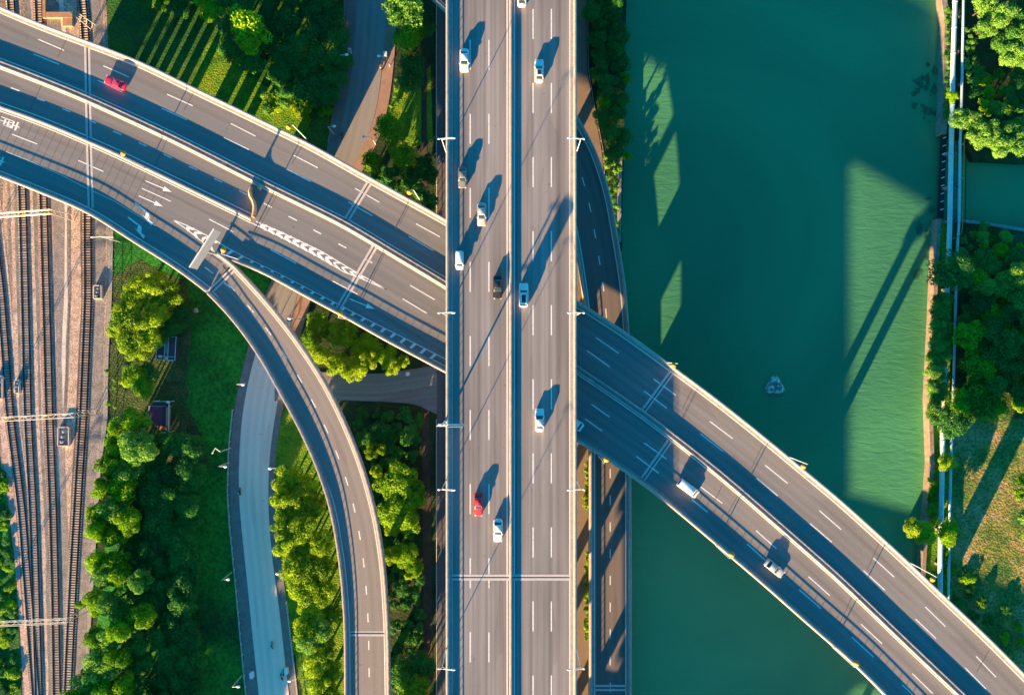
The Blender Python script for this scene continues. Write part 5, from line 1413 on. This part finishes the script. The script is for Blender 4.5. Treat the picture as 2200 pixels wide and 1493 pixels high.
front = [(292, 905, 32), (262, 925, 28), (305, 955, 38), (250, 965, 28), (240, 1005, 28), (275, 1000, 32), (228, 1050, 28), (262, 1050, 32), (215, 1098, 26), (250, 1100, 30), (212, 1135, 26), (245, 1150, 30), (280, 1120, 28), (218, 1205, 26), (252, 1200, 32), (225, 1240, 26),
         (262, 1235, 30), (300, 1245, 26), (210, 1292, 26), (245, 1290, 30), (270, 1310, 26), (310, 1318, 28), (232, 1372, 28), (262, 1350, 26), (210, 1365, 22), (222, 1425, 32), (260, 1410, 28), (190, 1462, 28), (228, 1475, 30), (270, 1465, 28), (165, 1500, 28)]
row([(x, y, r_, random.uniform(12, 14.5), random.choice('ggb')) for x, y, r_ in front], 'sunlit green tree in the front row beside the rail yard', 'front row trees beside the rail yard')
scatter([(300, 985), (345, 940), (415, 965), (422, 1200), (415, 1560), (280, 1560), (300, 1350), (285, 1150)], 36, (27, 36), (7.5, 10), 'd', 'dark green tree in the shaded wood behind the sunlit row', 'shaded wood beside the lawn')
scatter([(150, 1520), (330, 1520), (330, 2040), (120, 2040)], 75, (48, 56), (13, 15), 'g', 'unseen green tree extending the park wood beyond the bottom edge, for its shade', 'park wood beyond the bottom edge')  # wood continued out of view, added so its shade reaches the street
row([(175, 1300, 12, 2.5, 'g')], 'lone green shrub against the railway embankment', None, 'shrub', True)
scatter([(-60, 1000), (5, 1010), (20, 1180), (28, 1400), (30, 1500), (-60, 1500)], 22, (10, 18), (0.8, 1.4), 'dg', 'dark shrub on the green strip at the left edge', 'shrubs at the left edge', 'shrub', True)
# trees between street and exit ramp
mid = [(622, 1030, 32), (655, 1048, 28), (618, 1075, 32), (652, 1092, 32), (678, 1085, 26), (615, 1125, 32), (650, 1140, 34), (620, 1170, 30), (660, 1185, 34), (690, 1165, 26), (632, 1215, 32), (672, 1225, 32), (700, 1215, 22), (650, 1262, 34), (690, 1270, 30), (672, 1305, 30), (712, 1318, 26),
       (655, 1345, 28), (690, 1350, 28), (665, 1385, 28), (700, 1395, 26), (682, 1430, 28), (715, 1440, 22), (692, 1475, 28), (712, 1500, 24)]
row([(x, y, r_, random.uniform(8, 10.5), 'y' if y < 1330 or random.random() < .5 else 'b') for x, y, r_ in mid], 'yellow green tree in the long row between street and exit ramp', 'yellow green trees between street and exit ramp')
# clump in the triangle
row([(690, 700, 30, 6.5, 'g'), (735, 718, 34, 6.5, 'g'), (785, 742, 32, 6.5, 'g'), (672, 728, 24, 7, 'g'), (830, 768, 26, 6, 'g')], 'green tree in the triangular clump below the diagonal viaduct', 'green trees of the triangular clump')
row([(690, 765, 26, 8.5, 'y'), (725, 782, 26, 8.5, 'y'), (758, 792, 28, 8.5, 'y'), (792, 772, 22, 8, 'y'), (842, 786, 20, 7, 'y'), (866, 775, 14, 6, 'y')], 'yellow sunlit tree on the lower rim of the triangular clump', 'yellow trees of the triangular clump')
# right of the exit ramp
row([(850, 1035, 40, 8, 'g'), (880, 1070, 36, 8, 'g'), (848, 1095, 36, 8, 'g'), (880, 1115, 30, 7, 'g')], 'green tree in the clump between exit ramp and highway', 'green clump between exit ramp and highway')
row([(800, 968, 18, 7, 'y'), (818, 965, 12, 6.5, 'y'), (810, 1012, 14, 6.5, 'y'), (826, 1100, 15, 6.5, 'y'), (842, 1135, 15, 6.5, 'y'), (836, 1190, 24, 7, 'y'), (880, 1235, 11, 5, 'y')], 'small golden tree beside the outer parapet of the exit ramp', 'golden trees beside the exit ramp')
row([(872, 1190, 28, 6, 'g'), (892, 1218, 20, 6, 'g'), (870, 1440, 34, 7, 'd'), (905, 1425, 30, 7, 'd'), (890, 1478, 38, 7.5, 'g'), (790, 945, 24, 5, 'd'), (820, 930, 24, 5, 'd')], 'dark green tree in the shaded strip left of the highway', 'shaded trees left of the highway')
scatter([(760, 885), (900, 885), (900, 1493), (850, 1493), (838, 1260), (800, 1000)], 24, (12, 20), (1.5, 3.0), 'd', 'low dark shrub in the shaded strip left of the highway', 'low shrubs in the shaded strip', 'shrub', True, maxn=70)
# hedge along the frontage road
scatter([(1258, 992), (1266, 992), (1266, 1088), (1258, 1088)], 6, (5, 7), (1.4, 2.0), 'y', 'golden hedge bush beside the low ramp, upper stretch', 'golden hedge bushes along the frontage road', 'shrub', True, maxn=18)
scatter([(1258, 1185), (1266, 1185), (1266, 1372), (1258, 1372)], 6, (5, 7), (1.4, 2.0), 'y', 'golden hedge bush beside the low ramp, lower stretch', 'golden hedge bushes along the frontage road', 'shrub', True, maxn=34)
# west river bank
scatter([(1272, -60), (1340, -60), (1338, 330), (1305, 330), (1290, 240), (1272, 160)], 27, (17, 25), (4, 6.5), 'd', 'dark tree on the shaded river bank right of the highway', 'trees on the shaded river bank')
tree(1346, 337, 12, 4, 'y', 'small golden bush on the river bank at the end of the low wall', None, 'shrub', small=True); tree(1331, 362, 8, 3, 'b', 'bright green bush beside the low wall', None, 'shrub', small=True)
tree(1300, 222, 15, 4.5, 'y', 'orange tinted bush on the shaded river bank'); tree(1341, 170, 15, 5, 'g', 'lit green bush hanging over the river')
scatter([(1300, 335), (1326, 350), (1328, 560), (1318, 500), (1308, 400)], 13, (7, 11), (1.6, 2.6), 'b', 'bright green bush on the bank beside the low ramp', 'bushes beside the low ramp', 'shrub', True)
# east bank
def grow(lst, f=1.25): return [(a_, b_, c_ * f, d_, e_) for a_, b_, c_, d_, e_ in lst]
scatter([(2075, 640), (2120, 560), (2230, 560), (2230, 880), (2100, 880), (2080, 780)], 34, (22, 32), (4, 6), 'dg', 'green tree filling the wood along the right edge', 'wood along the right edge')
scatter([(2085, 150), (2230, 150), (2230, 235), (2100, 235)], 26, (12, 20), (1.5, 3.5), 'dg', 'dark bush in the hollow at the top right', 'dark bushes in the hollow', 'shrub', True)
scatter([(2014, 640), (2032, 640), (2024, 860), (2004, 860)], 13, (13, 18), (3.5, 5.0), 'b', 'feathery bright shrub packed along the river wall', 'feathery bright shrubs along the river wall', 'shrub')
scatter([(2070, 500), (2200, 520), (2200, 560), (2100, 600), (2075, 560)], 20, (8, 14), (1.5, 3), 'byg', 'straggly bush south of the side canal', 'straggly bushes south of the canal', 'shrub', True)
scatter([(2030, 1190), (2034, 1190), (2200, 1350), (2200, 1400), (2030, 1290)], 30, (10, 16), (1, 2), 'dg', 'low dark bush in the shaded grass at the lower right', 'low dark bushes at the lower right', 'shrub', True, maxn=14)
scatter([(2034, 20), (2041, 20), (2040, 250), (2031, 250)], 9, (5, 8), (1.2, 2.0), 'b', 'bright hedge bush between the river wall and the thick pipeline', 'hedge bushes on the river wall', 'shrub', True, maxn=26)
scatter([(2074, 60), (2090, 60), (2096, 180), (2078, 180)], 11, (6, 10), (1.5, 2.4), 'b', 'bright bush on the land side of the pipelines at the top', 'bushes beside the pipelines', 'shrub', True, maxn=18)
row([(2112, 18, 28, 8, 'b'), (2150, 40, 30, 9, 'b'), (2118, 60, 24, 8, 'b'), (2182, 80, 30, 9, 'b'), (2152, 92, 26, 8, 'b'), (2172, 122, 28, 8, 'b'), (2198, 35, 26, 9, 'd'), (2200, 130, 24, 8, 'b'), (2135, -20, 28, 8, 'b'), (2185, -10, 26, 8, 'g'), (2225, 80, 30, 9, 'b')], 'bright green tree in the corner wood at the top right', 'bright trees at the top right')
row([(2064, 258, 24, 7, 'b'), (2092, 268, 24, 7, 'b'), (2100, 300, 26, 7, 'b'), (2132, 290, 28, 7, 'b'), (2150, 318, 26, 7, 'b'), (2172, 278, 26, 7, 'b'), (2190, 312, 28, 7, 'b'), (2210, 270, 28, 7, 'b'), (2140, 232, 20, 6, 'b'), (2046, 208, 14, 4, 'g'), (2200, 190, 26, 5, 'd'), (2170, 205, 22, 4, 'd')], 'bright green tree on the north shore of the side canal', 'bright trees north of the side canal')
tree(2044, 580, 46, 9, 'd', 'large dense dark tree standing over both pipelines below the canal')
row([(2112, 508, 16, 4, 'b'), (2112, 486, 12, 3.5, 'b'), (2160, 506, 16, 4, 'b'), (2122, 566, 14, 5, 'y'), (2150, 540, 18, 5, 'g')], 'loose pale green tree just south of the side canal', 'loose trees south of the canal')
row([(2118, 622, 22, 7, 'b'), (2150, 612, 26, 7, 'b'), (2182, 590, 28, 8, 'b'), (2190, 640, 28, 8, 'b'), (2208, 600, 26, 8, 'b'), (2200, 680, 22, 7, 'b')], 'sunlit green tree near the right edge below the canal', 'sunlit trees at the right edge')
row([(2016, 672, 20, 5.5, 'b'), (2012, 705, 20, 5.5, 'b'), (2010, 738, 20, 5.5, 'b'), (2007, 770, 20, 5.5, 'b'), (2005, 802, 20, 5.5, 'b'), (2004, 828, 18, 5, 'b'), (2018, 655, 18, 5, 'b')], 'feathery yellow green shrub hanging over the river wall', 'feathery shrubs on the river wall')
tree(2008, 888, 24, 6, 'b', 'pale green tree at the water edge above the sandy wall'); tree(2045, 905, 36, 6, 'd', 'dark green tree over the pipelines beside the pale one')
row([(2084, 718, 34, 7, 'g'), (2102, 788, 38, 7, 'g'), (2100, 862, 42, 7, 'g'), (2070, 865, 32, 7, 'g')], 'green tree on the land side of the pipelines', 'green trees east of the pipelines')
scatter([(2110, 650), (2230, 680), (2230, 860), (2130, 830), (2120, 740)], 44, (24, 32), (6, 8.5), 'd', 'dark green tree in the wood at the right edge', 'dark wood at the right edge')
tree(2032, 992, 20, 5, 'y', 'small yellow green tree over the pipelines'); tree(1976, 1138, 33, 6, 'y', 'yellow sunlit tree leaning over the water'); tree(2030, 1142, 32, 6, 'g', 'green tree over the pipelines beside the yellow one')
row([(2192, 1060, 14, 4, 'g'), (2198, 1110, 16, 4, 'b'), (2205, 1150, 18, 4, 'b'), (2195, 1030, 12, 3, 'g')], 'green bush at the right edge beside the dry grass', 'bushes at the right edge', 'shrub', True)
scatter([(1997, 1030), (2012, 1030), (2004, 1110), (1996, 1110)], 10, (6, 9), (1.2, 2), 'g', 'green bush behind the river wall', 'bushes behind the river wall', 'shrub', True, maxn=10)
t = thing('concrete_block', 'pale square concrete block lying on the lawn below the exit ramp', 'block', P(421, 668, ZG), 0.3)
mb = MB(); mb.box((0, 0, 0.35), (1.1, 1.0, 0.7)); mb.build('block', M['conc_w'], t)
mb = MB(); mb.lathe((0, 0, 0.7), [(0.3, 0), (0.3, 0.06), (0.05, 0.08)], 10); mb.build('cover', M['steel'], t)
# dark floating weed along the east bank
M['weed'] = leaf_mat('river_weed', (0.03, 0.11, 0.06), (0.04, 0.17, 0.09), 0.0)
wd = [crown_mesh('weed', M['weed'], seed=900 + i, leaves=260, size=0.22, flat=0.4, lobes=10) for i in range(3)]
for k in range(34):
    if k < 20: x, y = random.gauss(1985, 18), random.gauss(225, 55)
    else: x, y = random.gauss(1985, 12), random.gauss(540, 60)
    x = min(x, 2008)
    c = P(x, y, 0.0); o_ = obj('water_weed', random.choice(wd), None, (c.x, c.y, 0.03), random.uniform(0, 6)); r_ = random.uniform(0.5, 1.5)
    o_.scale = (r_, r_ * random.uniform(0.7, 1.5), 0.10)
    tag(o_, 'patch of dark weed floating near the east river wall', 'water weed', 'dark weed floating near the east wall')
from collections import Counter
print('KINDS', Counter(o_.name.split('.')[0] for o_ in bpy.data.objects if o_.parent is None).most_common(8), Counter(o_.get('group') for o_ in bpy.data.objects if o_.name.startswith('tree')).most_common(14))
